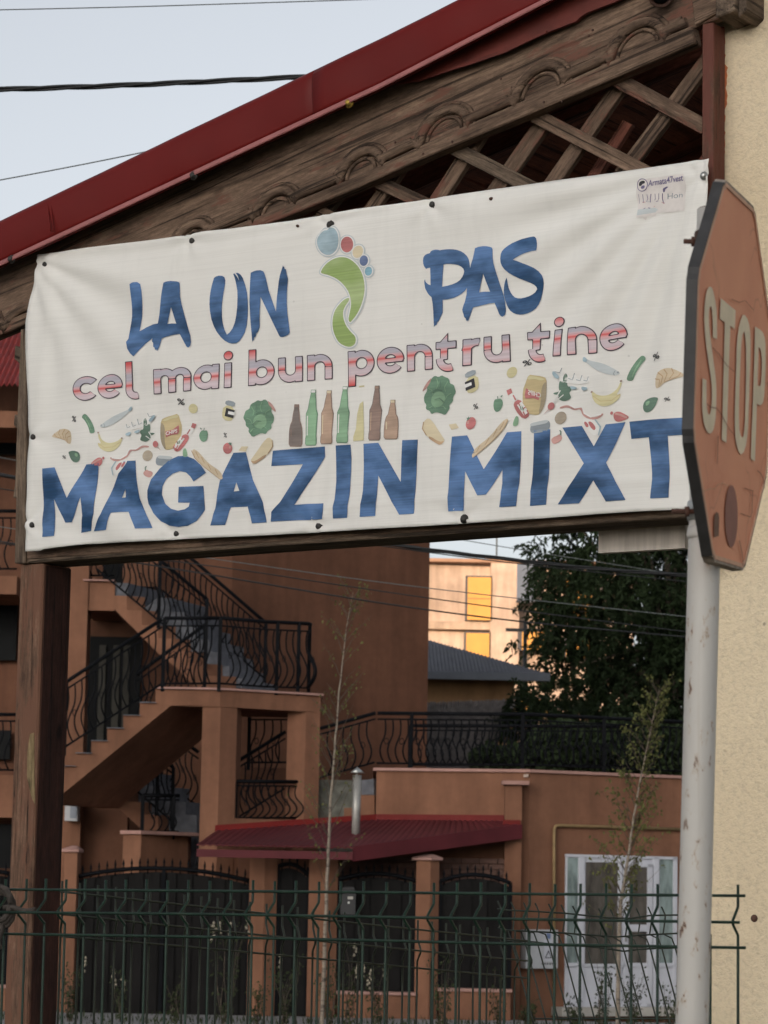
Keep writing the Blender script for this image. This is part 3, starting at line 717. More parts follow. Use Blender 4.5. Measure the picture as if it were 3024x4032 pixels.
food('pepper_drawing', [('', smooth([(704,600),(722,580),(736,590),(752,592),(766,606),(752,634),(728,632),(706,616)]), I_PINK), ('stem', stroke([(716,588),(714,568),(722,560)], 6), I_DGREEN)])
food('gherkin_drawing', [('', smooth([(958,450),(972,438),(984,462),(990,498),(958,500),(956,474)]), I_LGREEN)])
food('baguette_drawing', [('', smooth([(1014,455),(1030,446),(1062,470),(1120,540),(1198,590),(1216,632),(1206,650),(1150,606),(1090,560),(1036,506)]), I_BREAD)] + [('score', stroke(p, 5, 3), I_CRUST) for p in ([(1040,464),(1062,508)],[(1078,500),(1098,540)],[(1120,545),(1140,582)],[(1168,580),(1186,616)],[(1016,458),(1040,508),(1100,566),(1204,648)])])
food('bread_slice_drawing', [('', smooth([(1386,522),(1400,500),(1436,450),(1470,400),(1505,366),(1532,386),(1534,430),(1500,480),(1486,486),(1446,520),(1412,544)], 1), I_CREAM), ('crust', smooth([(1386,522),(1420,524),(1484,478),(1492,490),(1446,524),(1412,546)], 1), I_CRUST), ('crust', stroke([(1530,388),(1533,428),(1502,474)], 6), I_CRUST)])
food('cracker_drawing', [('', [(1310,456),(1330,428),(1374,428),(1354,462)], I_CREAM)])
food('sausage_drawing', [('', smooth([(352,545),(380,522),(412,502),(438,508),(436,540),(418,562),(380,556)]), I_RED), ('fat_strip', stroke([(366,545),(400,525),(430,512)], 10), I_PINK), ('tip', ell(446, 508, 7, 9), I_RED)])
food('sausage_link_drawing', [('', smooth(stroke([(490,505),(520,525),(560,520),(598,492),(612,452),(648,456),(690,428),(734,432)], 13)), I_PINK), ('shine', stroke([(500,506),(555,512),(592,486),(606,448),(648,446),(690,418)], 8), I_WHITE)])
food('meat_drawing', [('', smooth([(505,600),(512,555),(545,525),(600,512),(596,540),(560,590),(530,622)]), I_WHITE), ('red_flesh', smooth([(524,575),(548,540),(570,534),(556,566),(532,592)], 1), I_RED), ('red_flesh', smooth([(560,560),(580,532),(592,536),(574,570)], 1), I_RED), ('plastic', stroke([(508,620),(500,575),(530,530)], 7), I_SKY)])
for quad in ([(226,265),(256,272),(230,228)], [(166,508),(192,510),(168,488)], [(918,156),(968,162),(920,116)], [(1214,368),(1236,372),(1217,338)]):
    q = fd(quad); print_text('percent_mark', '%', q, INK, 2, banner, .01)
for quad in ([(616,142),(672,128),(612,108)], [(322,398),(350,388),(320,366)], [(1398,112),(1440,92),(1392,74)], [(1462,352),(1496,342),(1460,330)]):
    q = crop(1650, 1350, .66305)(quad); print_text('percent_mark', '%', q, INK, 2, banner, .01)
cb = [o for o in FOODS if o.name.startswith('chips_bag_drawing')]
print_text('chips_word', 'CHIPS', fd([(851,360),(922,340),(850,336)]), I_WHITE, 6, cb[0], .012)
print_text('chips_word', 'CHIPS', crop(1650, 1350, .66305)([(728,328),(652,308),(729,300)]), I_WHITE, 6, cb[1], .012)

# ---- nails through the banner
def screw_at(x, y, mat, r=0.0098, off=0.024, name='screw', parent=banner):
    s, z = sz(x, y, BOFF); p = fromsz(s, z, BOFF + dsp(s, z) - .002)
    mb = MB(); mb.lathe(p, [(r * 1.45, 0), (r * 1.5, .003), (r, .0035), (r, .010), (r * .6, .0125), (0.0005, .013)], 10, NB)
    return mb.build(name, mat, parent)
for q in NAILS: screw_at(*q, SCREW)
for q in PINS: screw_at(*q, RUST, .0045)
screw_at(*STEELNAIL, STEEL, .0085)

# ---- worn sticker near the right corner
stk = crop(2450, 620, 400 / 1659)
PAPER = m_plain('worn_sticker_paper', (.66, .62, .60), .6, .10, 30)
st = flat_mesh('sticker', [stk([(245,385),(430,350),(1025,275),(1060,460),(1050,560),(1030,880),(800,905),(575,915),(560,965),(420,970),(400,1035),(350,990),(255,992),(270,850),(240,560)])], PAPER, 1, None)
tag(st, 'small worn paper sticker with purple print in the top right corner of the banner', 'sticker')
em = flat_mesh('emblem', [stk(ell(343, 458, 92, 108))], I_PURPLE, 3, st)
flat_mesh('emblem_ground', [stk(ell(343, 458, 80, 96))], PAPER, 4, em)
flat_mesh('emblem_figure', [stk(smooth([(285,420),(320,390),(385,385),(385,430),(340,440),(330,470),(285,475)]))], INK, 5, em)
flat_mesh('emblem_figure', [stk(smooth([(330,470),(390,460),(385,515),(340,525),(318,505)]))], I_PURPLE, 5, em)
print_text('sticker_word', 'Armata47vest', stk([(440,485),(1025,395),(440,380)]), I_PURPLE, 3, st, .015)
rs = random.Random(5)
for k in range(7):
    x = 285 + k * 66; 
    flat_mesh('faded_stroke', [stk(stroke([(x, 600 + rs.uniform(-10, 20)), (x + rs.uniform(-12, 14), 680), (x + rs.uniform(-8, 8), 700 + rs.uniform(0, 60))], rs.choice((9, 14, 6))))], I_PURPLE, 3, st)
for k in range(9):
    x, y = rs.uniform(290, 700), rs.uniform(700, 860)
    flat_mesh('faded_stroke', [stk(stroke([(x, y), (x + rs.uniform(15, 60), y + rs.uniform(-20, 12))], rs.choice((6, 9, 12))))], rs.choice((I_PURPLE, I_PINK, I_GREYB)), 3, st)
flat_mesh('stamp', [stk(smooth([(680,520),(710,500),(765,480),(770,505),(725,530),(720,575),(690,580)], 1))], I_PURPLE, 3, st)
print_text('sticker_word', 'Hon', stk([(755,690),(1000,660),(760,600)]), I_GREYB, 3, st)
flat_mesh('faded_band', [stk([(270,860),(560,830),(600,860),(560,900),(265,960)])], I_PALEB, 2, st)
# ------------------------------------------------------------------ wooden canopy
canopy = thing('wooden_canopy', fromsz(0.05, 0, 0), 'weathered wooden lean-to canopy with carved bargeboard, lattice and red metal verge', 'canopy')
def plank(name, pts, off, thick, mat, along=None, bevel=0.003, parent=None):
    """board cut to an outline that lies in the canopy's gable plane"""
    f = [onB(x, y, off) for x, y in pts]; b = [q - NB * thick for q in f]
    mb = MB(); mb.prism(f, b)
    a0, a1 = along or (pts[0], pts[1])
    M = frame_from(onB(*a1, off) - onB(*a0, off), NB, onB(*a0, off))
    return mb.build(name, mat, parent or canopy, M, bevel)
k6 = crop(1400, 200, .6028); kT = crop(2300, 0, .43641)
# carved bargeboard: upper board, proud lower strip, raised moulding with arches
plank('bargeboard', [(-120, 1180), (-120, 1050), (1500, 330), (2560, -170), (2860, -310), (2860, 60), (2755, 100), (2400, 262), (2051, 420), (1690, 575), (1400, 712), (720, 990), (0, 1290), (-120, 1340)], 0.0, .035, WOOD, ((0, 1200), (2000, 300)))
plank('bargeboard_strip', [(-120, 1322), (400, 1105), (720, 965), (1050, 838), (1400, 694), (1690, 556), (2051, 399), (2400, 242), (2722, 100), (2735, 168), (2400, 314), (2051, 462), (1690, 612), (1400, 741), (1050, 883), (720, 1022), (400, 1152), (-120, 1368)], 0.018, .05, WOOD, ((0, 1290), (2000, 420)), .004)
plank('bargeboard_end', [(2722, -20), (2836, -60), (2838, 40), (2735, 100)], 0.012, .05, WOOD, ((2722, 10), (2836, -40)))
ARC = [(90, 1232, 62), (423, 1060, 64), (756, 911, 70), (1085, 790, 78), (1422, 640, 84), (1750, 490, 96), (2129, 322, 100), (2510, 160, 108)]
def strip_y(x): return lerp_poly([(-120, 1322), (720, 965), (1050, 838), (1400, 694), (1690, 556), (2051, 399), (2400, 242), (2760, 82)], x)
for rr, dr, thick in ((0.016, 0, .008), (0.008, 22, .003), (0.007, -28, .002)):
    path = []; last = -120
    for cx, cy, r in ARC:
        r2 = r + dr
        if dr >= 0:
            x = last
            while x < cx - r2 - 4:
                path.append((x, strip_y(x) - 20 - dr)); x += 40
        sl = -0.44
        pts = []
        for k in range(13):
            t = math.pi - math.pi * k / 12 
            px = cx + r2 * math.cos(t); py = cy + 46 + sl * (px - cx) - r2 * 1.02 * math.sin(t)
            pts.append((px, py))
        if dr < 0:
            mb = MB(); mb.tube([onB(x, y, thick) for x, y in pts], rr, 6); mb.build('arch_bead', WOOD, canopy)
        path += pts; last = cx + r2 + 6
    if dr >= 0:
        while last < 2720: path.append((last, strip_y(last) - 20 - dr)); last += 40
        mb = MB(); mb.tube([onB(x, y, thick) for x, y in path], rr, 8)
        M = frame_from(onB(2000, 300) - onB(0, 1200), NB, onB(0, 1200))
        mb.build('carved_moulding' if dr == 0 else 'carved_bead', WOOD, canopy, M)
for x, y in [(2333, 118), (1972, 310), (2015, 345), (1555, 560), (1590, 556), (2212, 400), (2140, 402), (1780, 558), (1665, 605), (2318, 140)]:
    q = onB(x, y, .002 if y < strip_y(x) else .02); mb = MB(); mb.lathe(q - NB * .004, [(.004, 0), (.004, .005), (.002, .006)], 8, NB); mb.build('screw', RUST, canopy)
# red fascia wedge under the verge, torn edge
plank('red_fascia', [(1560, 330), (1629, 320), (1700, 300), (1786, 268), (1850, 250), (1930, 222), (1978, 205), (2022, 186), (2100, 150), (2230, 98), (2268, 84), (2285, 66), (2310, 50), (2420, 8), (2560, -60), (2560, -220), (2195, -30), (1560, 315)], .028, .012, RED_OLD, ((1560, 320), (2560, -120)), 0)
plank('fascia_edge', [(1640, 322), (1700, 302), (1790, 272), (1860, 251), (1990, 206), (2060, 172), (2150, 130), (2150, 120), (1990, 192), (1860, 238), (1700, 290)], .034, .006, RED_OLD, ((1640, 320), (2150, 125)), 0)
# red verge flashing: two lapped sheets with rolled top and folded lip
HEMM = m_plain('sky_sheen_pink_hem', (.33, .125, .12), .45, .15, 12, 0, 30, 0, .4)  # pink colour stands in for the sky reflected on the lip
def verge(x0, x1, lift):
    def bot(x): return lerp_poly([(-160, 1131), (0, 1057), (1512, 352), (2195, 0), (2600, -210)], x)
    def top(x): return lerp_poly([(-160, 916), (0, 840), (1512, 112), (1820, -42), (2600, -430)], x)
    prof = [(0.0, .075, 1), (-.012, .085, 1), (-.004, .094, 1)]        # lip fold: (along face, out, flag)
    N = 26; cols = []
    for i in range(N + 1):
        x = x0 + (x1 - x0) * i / N
        b = onB(x, bot(x), .07 + lift); t = onB(x, top(x), .07 + lift); up = (t - b); L = up.length; up.normalize()
        wv = .003 * math.sin(x * .011) + .002 * math.sin(x * .029)
        c = [b - NB * .02 + up * .010, b + NB * .004, b + NB * .012 - up * .001, b + NB * .013 + up * .002, b + NB * .007 + up * .017]
        for k in range(13):
            u = .017 / L + (1 - .017 / L) * k / 12
            o = .006 + .010 * math.sin(math.pi * u) + wv * math.sin(math.pi * u)
            if u > .74: o -= .070 * ((u - .74) / .26) ** 2.4
            c.append(b + up * (L * u) + NB * o)
        e = c[-1]
        c += [e - NB * .05 + up * .004, e - NB * .16 + up * .004]
        cols.append(c)
    mb = MB(); n = len(cols[0])
    mb.add([q for c in cols for q in c], [[i * n + j, (i + 1) * n + j, (i + 1) * n + j + 1, i * n + j + 1] for i in range(N) for j in range(n - 1)], True)
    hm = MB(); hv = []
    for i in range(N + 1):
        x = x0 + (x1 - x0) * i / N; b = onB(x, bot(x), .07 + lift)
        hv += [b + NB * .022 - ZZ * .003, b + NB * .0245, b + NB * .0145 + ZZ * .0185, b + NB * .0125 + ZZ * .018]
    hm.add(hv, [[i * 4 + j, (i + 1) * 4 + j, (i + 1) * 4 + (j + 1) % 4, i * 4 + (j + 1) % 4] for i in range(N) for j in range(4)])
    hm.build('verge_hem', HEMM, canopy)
    o = mb.build('verge_flashing', RED, canopy)
    md = o.modifiers.new('thickness', 'SOLIDIFY'); md.thickness = .0012
verge(-160, 1262, 0); verge(1240, 2600, .004)
for x, y, mt in [(48, 1022, SCREW), (765, 692, SCREW), (1377, 407, BRASS)]:
    q = onB(x, y, .083); mb = MB(); mb.lathe(q, [(.016, 0), (.016, .004), (.0095, .005), (.0095, .014), (.004, .016)], 10, NB); mb.build('verge_screw', mt, canopy)
for xa in (188, 200):
    mb = MB(); mb.tube([onB(xa + k * 1.4, 800 + k * 14, .083 + .012 * math.sin(k / 8.5 * 2)) for k in range(9)], .0022, 5); mb.build('seam', RED, canopy)
# lattice slats
def slat(a, b, w, off, mat, th=.024):
    dx, dy = b[0] - a[0], b[1] - a[1]; l = math.hypot(dx, dy); nx, ny = -dy / l * w / 2, dx / l * w / 2
    plank('lattice_slat', [(a[0] + nx, a[1] + ny), (b[0] + nx, b[1] + ny), (b[0] - nx, b[1] - ny), (a[0] - nx, a[1] - ny)], off, th, mat, (a, b), .002)
slat((1478, 712), (1960, 935), 52, -.030, WOOD)
slat((1772, 575), (2330, 862), 56, -.030, WOOD_OLD)
slat((2078, 440), (2720, 772), 60, -.030, WOOD)
slat((2405, 300), (2775, 500), 62, -.030, WOOD)
slat((1250, 830), (1420, 915), 48, -.030, WOOD)
slat((1430, 860), (1620, 590), 46, -.058, WOOD)
slat((1640, 905), (1900, 505), 52, -.058, WOOD)
slat((1870, 860), (2150, 460), 58, -.058, WOOD)
slat((2080, 850), (2440, 330), 54, -.058, WOOD)
slat((2440, 688), (2790, 222), 54, -.058, WOOD)
slat((2700, 740), (2810, 590), 54, -.058, WOOD_RED)
slat((2290, 760), (2470, 480), 40, -.16, WOOD_IN)
slat((1180, 950), (1330, 760), 44, -.058, WOOD_OLD)
plank('lattice_slat', [(58, 1360), (92, 1372), (84, 1438), (54, 1412)], -.012, .03, WOOD_OLD, ((58, 1360), (92, 1372)))
plank('lattice_slat', [(56, 1630), (74, 1642), (70, 1692), (52, 1672)], -.012, .03, WOOD_OLD, ((56, 1630), (74, 1642)))
# left stile, bottom rail
plank('stile', [(80, 1296), (104, 1296), (98, 2218), (56, 2218), (62, 1960), (50, 1960), (58, 1900), (66, 1650)], .012, .05, WOOD_OLD, ((80, 2218), (88, 1296)))
a0, a1 = onB(106, 2217, 0), onB(2716, 2035, 0)
mb = MB(); mb.prism([a0, a1, a1 + ZZ * .16, a0 + ZZ * .16], [q - NB * .16 for q in (a0, a1, a1 + ZZ * .16, a0 + ZZ * .16)])
mb.build('bottom_rail', WOOD_OLD, canopy, frame_from(a1 - a0, NB, a0), .004)
for dz, dp in ((.050, .006),):
    b0, b1 = a0 + ZZ * .012 + NB * .003, a1 + ZZ * .012 + NB * .003
    mb = MB(); mb.prism([b0, b1, b1 + ZZ * .03, b0 + ZZ * .03], [q - NB * .02 for q in (b0, b1, b1 + ZZ * .03, b0 + ZZ * .03)])
    mb.build('rail_batten', WOOD, canopy, frame_from(a1 - a0, NB, a0), .003)
# left post
fl, fr = onB(54, 2900, -.004), onB(147, 2900, -.004)
mb = MB(); dpt = .148
mb.fp([(fl.x, fl.y), (fr.x, fr.y), (fr.x - NB.x * dpt, fr.y - NB.y * dpt), (fl.x - NB.x * dpt, fl.y - NB.y * dpt)], 0, a0.z - .004)
mb.build('post', WOOD_POST, canopy, frame_from(ZZ, NB, V((fl.x, fl.y, 0))), .006)
mb = MB(); e_ = UB * .003
f_ = [fr - NB * .012, fr - NB * (dpt - .006)]
mb.fp([(f_[0].x, f_[0].y), (f_[0].x + e_.x, f_[0].y + e_.y), (f_[1].x + e_.x, f_[1].y + e_.y), (f_[1].x, f_[1].y)], 0.01, a0.z - .01)
mb.build('dark_side_board', m_wood('dark_brown_wood', (.022, .010, .008), (.055, .022, .016)), canopy, frame_from(ZZ, UB, V((fr.x, fr.y, 0))), .001)  # thin facing, darker brown than the post front
plank('bare_wood_patch', [(118, 2890), (134, 2884), (136, 3165), (124, 3140), (106, 3060), (108, 2960)], -.0025, .004, m_wood('fresh_yellow_wood', (.17, .125, .065), (.27, .21, .115)), ((120, 3160), (120, 2884)), 0)
# right upright fixed to the cream house
p0, p1 = onB(2763, 600, .0), onB(2809, 600, .0)
mb = MB()
mb.fp([(p0.x, p0.y), (p1.x, p1.y), (p1.x - NB.x * .075, p1.y - NB.y * .075), (p0.x - NB.x * .075, p0.y - NB.y * .075)], 2.55, onB(2780, 92).z)
mb.build('upright', WOOD_RED, canopy, frame_from(ZZ, NB, V((p0.x, p0.y, 2.6))), .003)
# purlin end at the top right, seen from below
q0 = onB(2848, 88, .0); 
mb = MB(); mb.prism([q0 + UB * a + ZZ * b + NB * .05 for a, b in ((0, 0), (.062, .012), (.062, .16), (0, .15))], [q0 + UB * a + ZZ * b - NB * .5 for a, b in ((0, 0), (.062, .012), (.062, .16), (0, .15))])
mb.build('purlin_end', WOOD_OLD, canopy, frame_from(NB, UB, q0), .004)
mb = MB(); mb.prism([q0 + UB * a + ZZ * b + NB * .03 for a, b in ((.062, -.004), (.09, .016), (.09, .2), (.062, .2))], [q0 + UB * a + ZZ * b - NB * .5 for a, b in ((.062, -.004), (.09, .016), (.09, .2), (.062, .2))])
mb.build('purlin_cover', WOOD_OLD, canopy, frame_from(NB, UB, q0), .004)
# roof deck of planks running back from the gable, with rafters
dk = []
for i in range(17):
    x0, x1 = -60 + i * 178, -60 + (i + 1) * 178 - 6
    f = [onB(x, lerp_poly([(-160, 1010), (0, 935), (1512, 215), (2900, -470)], x), -.045) for x in (x0, x1)]
    f = [q - ZZ * .05 for q in f]; th = V((0, 0, .022)); jz = V((0, 0, (i % 3) * .004))
    q = [f[0] + jz, f[1] + jz, f[1] + th + jz, f[0] + th + jz]
    mb = MB(); mb.prism(q, [p - NB * 3.6 for p in q])
    mb.build('roof_plank', WOOD_IN, canopy, frame_from(NB, ZZ, f[0]))
for d in (.7, 1.5, 2.3, 3.1):
    f = [onB(x, y, -.05) - NB * d - ZZ * .03 for x, y in ((300, 815), (2880, -450))]
    q = [f[0], f[1], f[1] - ZZ * .12, f[0] - ZZ * .12]
    mb = MB(); mb.prism(q, [p - NB * .07 for p in q]); mb.build('rafter', WOOD_IN, canopy, frame_from(f[1] - f[0], NB, f[0]))
f = [fromsz(.1, 3.45, -3.5), fromsz(3.1, 3.45, -3.5), fromsz(3.1, 5.1, -3.5), fromsz(.1, 3.8, -3.5)]
mb = MB(); mb.prism(f, [p - NB * .03 for p in f]); mb.build('rear_boarding', WOOD_IN, canopy)
sh = [V((q.x, q.y, q.z)) for q in (onB(-60, 955, -.045), onB(2960, -500, -.045))]
q = [sh[0] - ZZ * .02, sh[1] - ZZ * .02, sh[1] - ZZ * .005, sh[0] - ZZ * .005]
mb = MB(); mb.prism(q, [p - NB * 3.7 for p in q]); mb.build('roof_sheet', RED, canopy)
# floodlight hanging from the bargeboard
c0 = onB(2600, 40, .05)
lamp = thing('outdoor_lamp', c0, 'dark old outdoor lamp fixed on the bargeboard at the top right', 'lamp')
mb = MB(); d_ = (UB * .55 - ZZ * .5 + NB * .55).normalized()
mb.lathe(c0 - d_ * .05 + ZZ * .05, [(.014, 0), (.034, .012), (.040, .06), (.036, .064), (.030, .05)], 18, d_); mb.build('lamp_head', RUST, lamp)
mb = MB(); mb.lathe(c0 + d_ * .004 + ZZ * .05, [(.029, 0), (.024, .008), (.004, .012)], 16, d_); mb.build('lamp_lens', DARKGL, lamp)
mb = MB(); mb.prism([c0 + UB * a + ZZ * b + NB * .0 for a, b in ((-.11, .16), (.03, .16), (.02, .07), (-.03, .055), (-.06, .08))], [c0 + UB * a + ZZ * b - NB * .02 for a, b in ((-.11, .16), (.03, .16), (.02, .07), (-.03, .055), (-.06, .08))]); mb.build('lamp_bracket', m_plain('grey_bracket_paint', (.10, .10, .095), .6, .3, 20), lamp)

# ------------------------------------------------------------------ white board behind the rail
wb = [onB(x, y, -.185) for x, y in ((2356, 2178), (2697, 2158), (2697, 2050), (2356, 2072))]
mb = MB(); mb.prism(wb, [p - NB * .03 for p in wb])
t = NT('stained_white_board'); v = t.coord('World', (14, 14, 1.2)); 
col = t.mix(.6, (.66, .60, .54), t.ramp(t.noise(v, 2.2, 5, .6), [(.3, .55), (.6, 1.05)]), 'MULTIPLY')
WBM = t.done(col, .7)
tag(mb.build('pale_board', WBM, None), 'stained off white board hanging under the canopy rail next to the sign pole', 'board')

# ------------------------------------------------------------------ cream house at the right
CREAM = m_stucco('cream_rough_render', (.60, .485, .325), .92, 1.0, 42, .10, .02)
def mk_cream():
    t = NT('cream_textured_render'); v = t.coord('World')
    big = t.noise(v, 1.3, 4, .5); n1 = t.noise(v, 66, 8, .66, .0); n2 = t.noise(v, 170, 4, .6)
    col = t.ramp(big, [(.3, (.69, .575, .405)), (.7, (.76, .645, .465))])
    col = t.mix(.45, col, t.ramp(n1, [(.28, .62), (.5, 1.0), (.7, 1.1)]), 'MULTIPLY')
    sp = t.n('TexVoronoi'); sp.inputs['Scale'].default_value = 9; t.l(v, sp.inputs['Vector'])
    col = t.mix(.6, col, t.ramp(sp.outputs['Distance'], [(.03, .3), (.055, 1.0)]), 'MULTIPLY')
    nr = t.bump(n1, .6, .011); nr = t.bump(n2, .35, .005, nr)
    return t.done(col, .95, nr, 0, .15)
CREAM = mk_cream()
WOFF = -.085
wl = onB(2796, 1800, WOFF)
house_r = thing('cream_house', (wl.x + 1, wl.y, 0), 'cream rough rendered house wall behind the stop sign', 'building')
mb = MB(); e1 = wl + UB * 3.0
mb.fp([(wl.x, wl.y), (e1.x, e1.y), (e1.x - NB.x * 6, e1.y - NB.y * 6), (wl.x - NB.x * 6 + UB.x * 3.0, wl.y - NB.y * 6 + UB.y * 3.0)], 0, 5.2)
mb.build('wall', CREAM, house_r)
OR_P = m_plain('orange_paint_streak', (.50, .155, .06), .8, .25, 25, .4, 90)
rsx = random.Random(3); pts = []; pr = []
for k in range(40):
    y = 105 + k * 16; pts.append((2838, y)); pr.append((2853 + rsx.uniform(-5, 5) + (7 if 260 < y < 420 else 0) - max(0, y - 480) * .03, y))
mb = MB(); f = [onB(x, y, WOFF + .002) for x, y in pts] + [onB(x, y, WOFF + .002) for x, y in pr[::-1]]
mb.prism(f, [q - NB * .004 for q in f]); mb.build('orange_paint_edge', OR_P, house_r)
q = onB(2970, 3616, WOFF); mb = MB(); mb.lathe(q - NB * .003, [(.012, 0), (.010, .006), (.004, .010)], 10, NB); mb.build('wall_plug', RUST, house_r)

# ------------------------------------------------------------------ stop sign on its pole
SC = V((0.56426, 4.44086, 2.4385)); phi, tilt, lean = 1.24922, .05646, .03998
SD = V((math.cos(phi), math.sin(phi), 0)); SN = V((math.sin(phi), -math.cos(phi), 0)); SZ_ = ZZ * math.cos(lean) + SN * math.sin(lean)
SX = SD * math.cos(tilt) + SZ_ * math.sin(tilt); SY = -SD * math.sin(tilt) + SZ_ * math.cos(tilt); SN = SX.cross(SY).normalized()
if SN.dot(EYE - SC) < 0: SN = -SN
sign = thing('stop_sign', (SC.x - .05, SC.y, 0), 'faded octagonal STOP sign on a rust spotted white pole, seen almost edge on', 'sign')
def octs(rad, n=SC, out=0.0, rc=.02):
    pts = []
    for k in range(8):
        t0 = R(22.5 + 45 * k); v0 = V((math.cos(t0), math.sin(t0)))
        for s_ in (-1, 0, 1):
            t1 = t0 + s_ * rc / rad * .55; rr = rad * (1 if s_ else .996)
            pts.append(SC + SX * (rr * math.cos(t1)) + SY * (rr * math.sin(t1)) + SN * out)
    return pts
AP = .3 / math.cos(R(22.5))
def mk_sign():
    t = NT('faded_red_sign_film'); v = t.coord('World')
    a = t.noise(v, 5, 5, .6)
    col = t.ramp(a, [(.3, (.70, .265, .155)), (.7, (.78, .32, .185))])
    vd = t.n('TexVoronoi', feature='DISTANCE_TO_EDGE'); vd.inputs['Scale'].default_value = 5.5
    wv = t.n('VectorMath', operation='ADD'); nz = t.n('TexNoise'); nz.inputs['Scale'].default_value = 9; t.l(v, nz.inputs['Vector']); t.l(v, wv.inputs[0])
    sc_ = t.n('VectorMath', operation='SCALE'); sc_.inputs['Scale'].default_value = .12; t.l(nz.outputs['Color'], sc_.inputs[0]); t.l(sc_.outputs[0], wv.inputs[1])
    t.l(wv.outputs[0], vd.inputs['Vector'])
    gate = t.ramp(t.noise(v, 4.2, 2), [(.5, 1.0), (.56, 0.0)])
    ck = t.mix(1.0, t.ramp(vd.outputs['Distance'], [(.006, 0.25), (.014, 1.0)]), gate, 'LIGHTEN')
    col = t.mix(.22, col, ck, 'MULTIPLY')
    return t.done(col, .55, None, 0, .4)
SIGNM = mk_sign()
RIM = m_plain('dark_grey_sign_rim', (.042, .041, .042), .6, .3, 30)
HEM = m_plain('pale_pink_sign_border', (.62, .36, .25), .6, .15, 30)
LET = m_plain('yellowed_sign_letter', (.80, .69, .51), .6, .12, 20)
mb = MB(); mb.prism(octs(AP - .004, out=0.0), octs(AP - .004, out=-.004)); mb.build('panel', SIGNM, sign)
mb = MB(); A1, A2, A3, A4 = octs(AP + .001, out=.0015), octs(AP + .003, out=-.0155), octs(AP - .0035, out=-.0155), octs(AP - .0035, out=.0015)
n = len(A1)
WORN = m_plain('worn_pale_rim', (.30, .25, .21), .8, .5, 60, .3, 120)
def rimpart(idx, name, mat):
    mb = MB()
    for a, b in ((A1, A2), (A2, A3), (A3, A4), (A4, A1)):
        mb.add(a + b, [[i, (i + 1) % n, n + (i + 1) % n, n + i] for i in idx])
    o = mb.build(name, mat, sign); bm = bmesh.new(); bm.from_mesh(o.data); bmesh.ops.remove_doubles(bm, verts=bm.verts, dist=1e-5)
    bmesh.ops.delete(bm, geom=[q for q in bm.verts if not q.link_faces], context='VERTS'); bm.to_mesh(o.data); bm.free()
rimpart([i for i in range(n) if not (4 <= i <= 6 or 15 <= i <= 18)], 'rim', RIM)
rimpart([4, 5, 6], 'worn_rim', WORN); rimpart([15, 16, 17, 18], 'worn_rim', WORN)
mb = MB(); B1, B2, B3, B4 = octs(AP - .004, out=.0022), octs(AP - .011, out=.0022), octs(AP - .011, out=.0005), octs(AP - .004, out=.0005)
for a, b in ((B1, B2), (B2, B3), (B4, B1)):
    mb.add(a + b, [[i, (i + 1) % n, n + (i + 1) % n, n + i] for i in range(n)])
mb.build('border', HEM, sign)
def sg2(q): w_ = onp(q[0], q[1], SC, SN) - SC; return (w_.dot(SX), w_.dot(SY))
SPL = (sg2, lambda a, b, o: SC + SX * a + SY * b + SN * (.0012 + o), SN)
k5 = crop(2600, 1250, .4748)
LT = [
 [smooth([(352,0),(356,-100),(366,-190),(385,-245),(404,-258),(425,-225),(445,-140),(458,-40)], 1, False) if False else [(352,0),(356,-100),(366,-190),(376,-228),(389,-250),(404,-257),(418,-245),(430,-213),(445,-140),(455,-70),(458,0),(460,180),(425,165),(424,60),(422,0),(418,-60),(412,-86),(405,-92),(397,-75),(392,-40),(391,0),(394,70),(401,140),(415,250),(440,430),(450,520),(455,600),(453,720),(448,830),(440,885),(430,930),(416,956),(400,962),(384,955),(370,935),(355,895),(345,850),(337,775),(335,700),(338,503),(372,520),(372,700),(375,755),(381,790),(390,806),(400,800),(408,770),(414,720),(417,660),(415,560),(403,460),(385,350),(370,240),(358,120)]],
 [[(489,-162),(614,-57),(606,98),(570,68),(555,520),(538,1038),(499,1015),(511,540),(524,38),(482,11)]],
 [[(674,-23),(655,20),(640,80),(629,160),(622,250),(612,600),(607,750),(607,900),(611,985),(620,1050),(638,1110),(660,1137),(682,1115),(700,1060),(712,985),(718,900),(728,600),(737,300),(738,200),(735,120),(727,60),(712,10),(694,-16)],[(685,115),(695,170),(700,250),(701,380),(700,500),(696,680),(692,850),(686,930),(678,985),(668,997),(655,975),(645,930),(641,820),(643,700),(648,520),(655,350),(661,230),(670,145)]],
 [[(775,75),(812,96),(840,122),(855,165),(862,220),(864,350),(862,460),(858,560),(853,630),(845,690),(835,718),(822,729),(806,724),(792,712),(784,940),(775,1193),(740,1170),(748,920),(757,700),(764,500),(770,300)],[(805,245),(816,256),(825,280),(831,330),(832,400),(830,480),(825,540),(819,563),(812,571),(796,562),(800,410)]]]
for lp in LT: flat_mesh('letter', [k5(l) for l in lp], LET, 1, sign, plane=SPL)
MAUVE = m_plain('mauve_paint_spot', (.24, .085, .075), .6, .15, 20)
flat_mesh('paint_spot', [k5(ell(579, 1648, 52, 258))], MAUVE, 1, sign, plane=SPL)
flat_mesh('paint_spot', [k5([(436,1822),(434,1700),(440,1640),(458,1612),(472,1625),(478,1660),(474,1812)])], m_plain('grey_brown_patch', (.17, .085, .06), .7, .3, 60), 1, sign, plane=SPL)
CRK = m_plain('film_crack', (.30, .11, .07), .8, .2, 40)
CRKL = m_plain('pale_film_crack', (.55, .34, .22), .8, .2, 40)
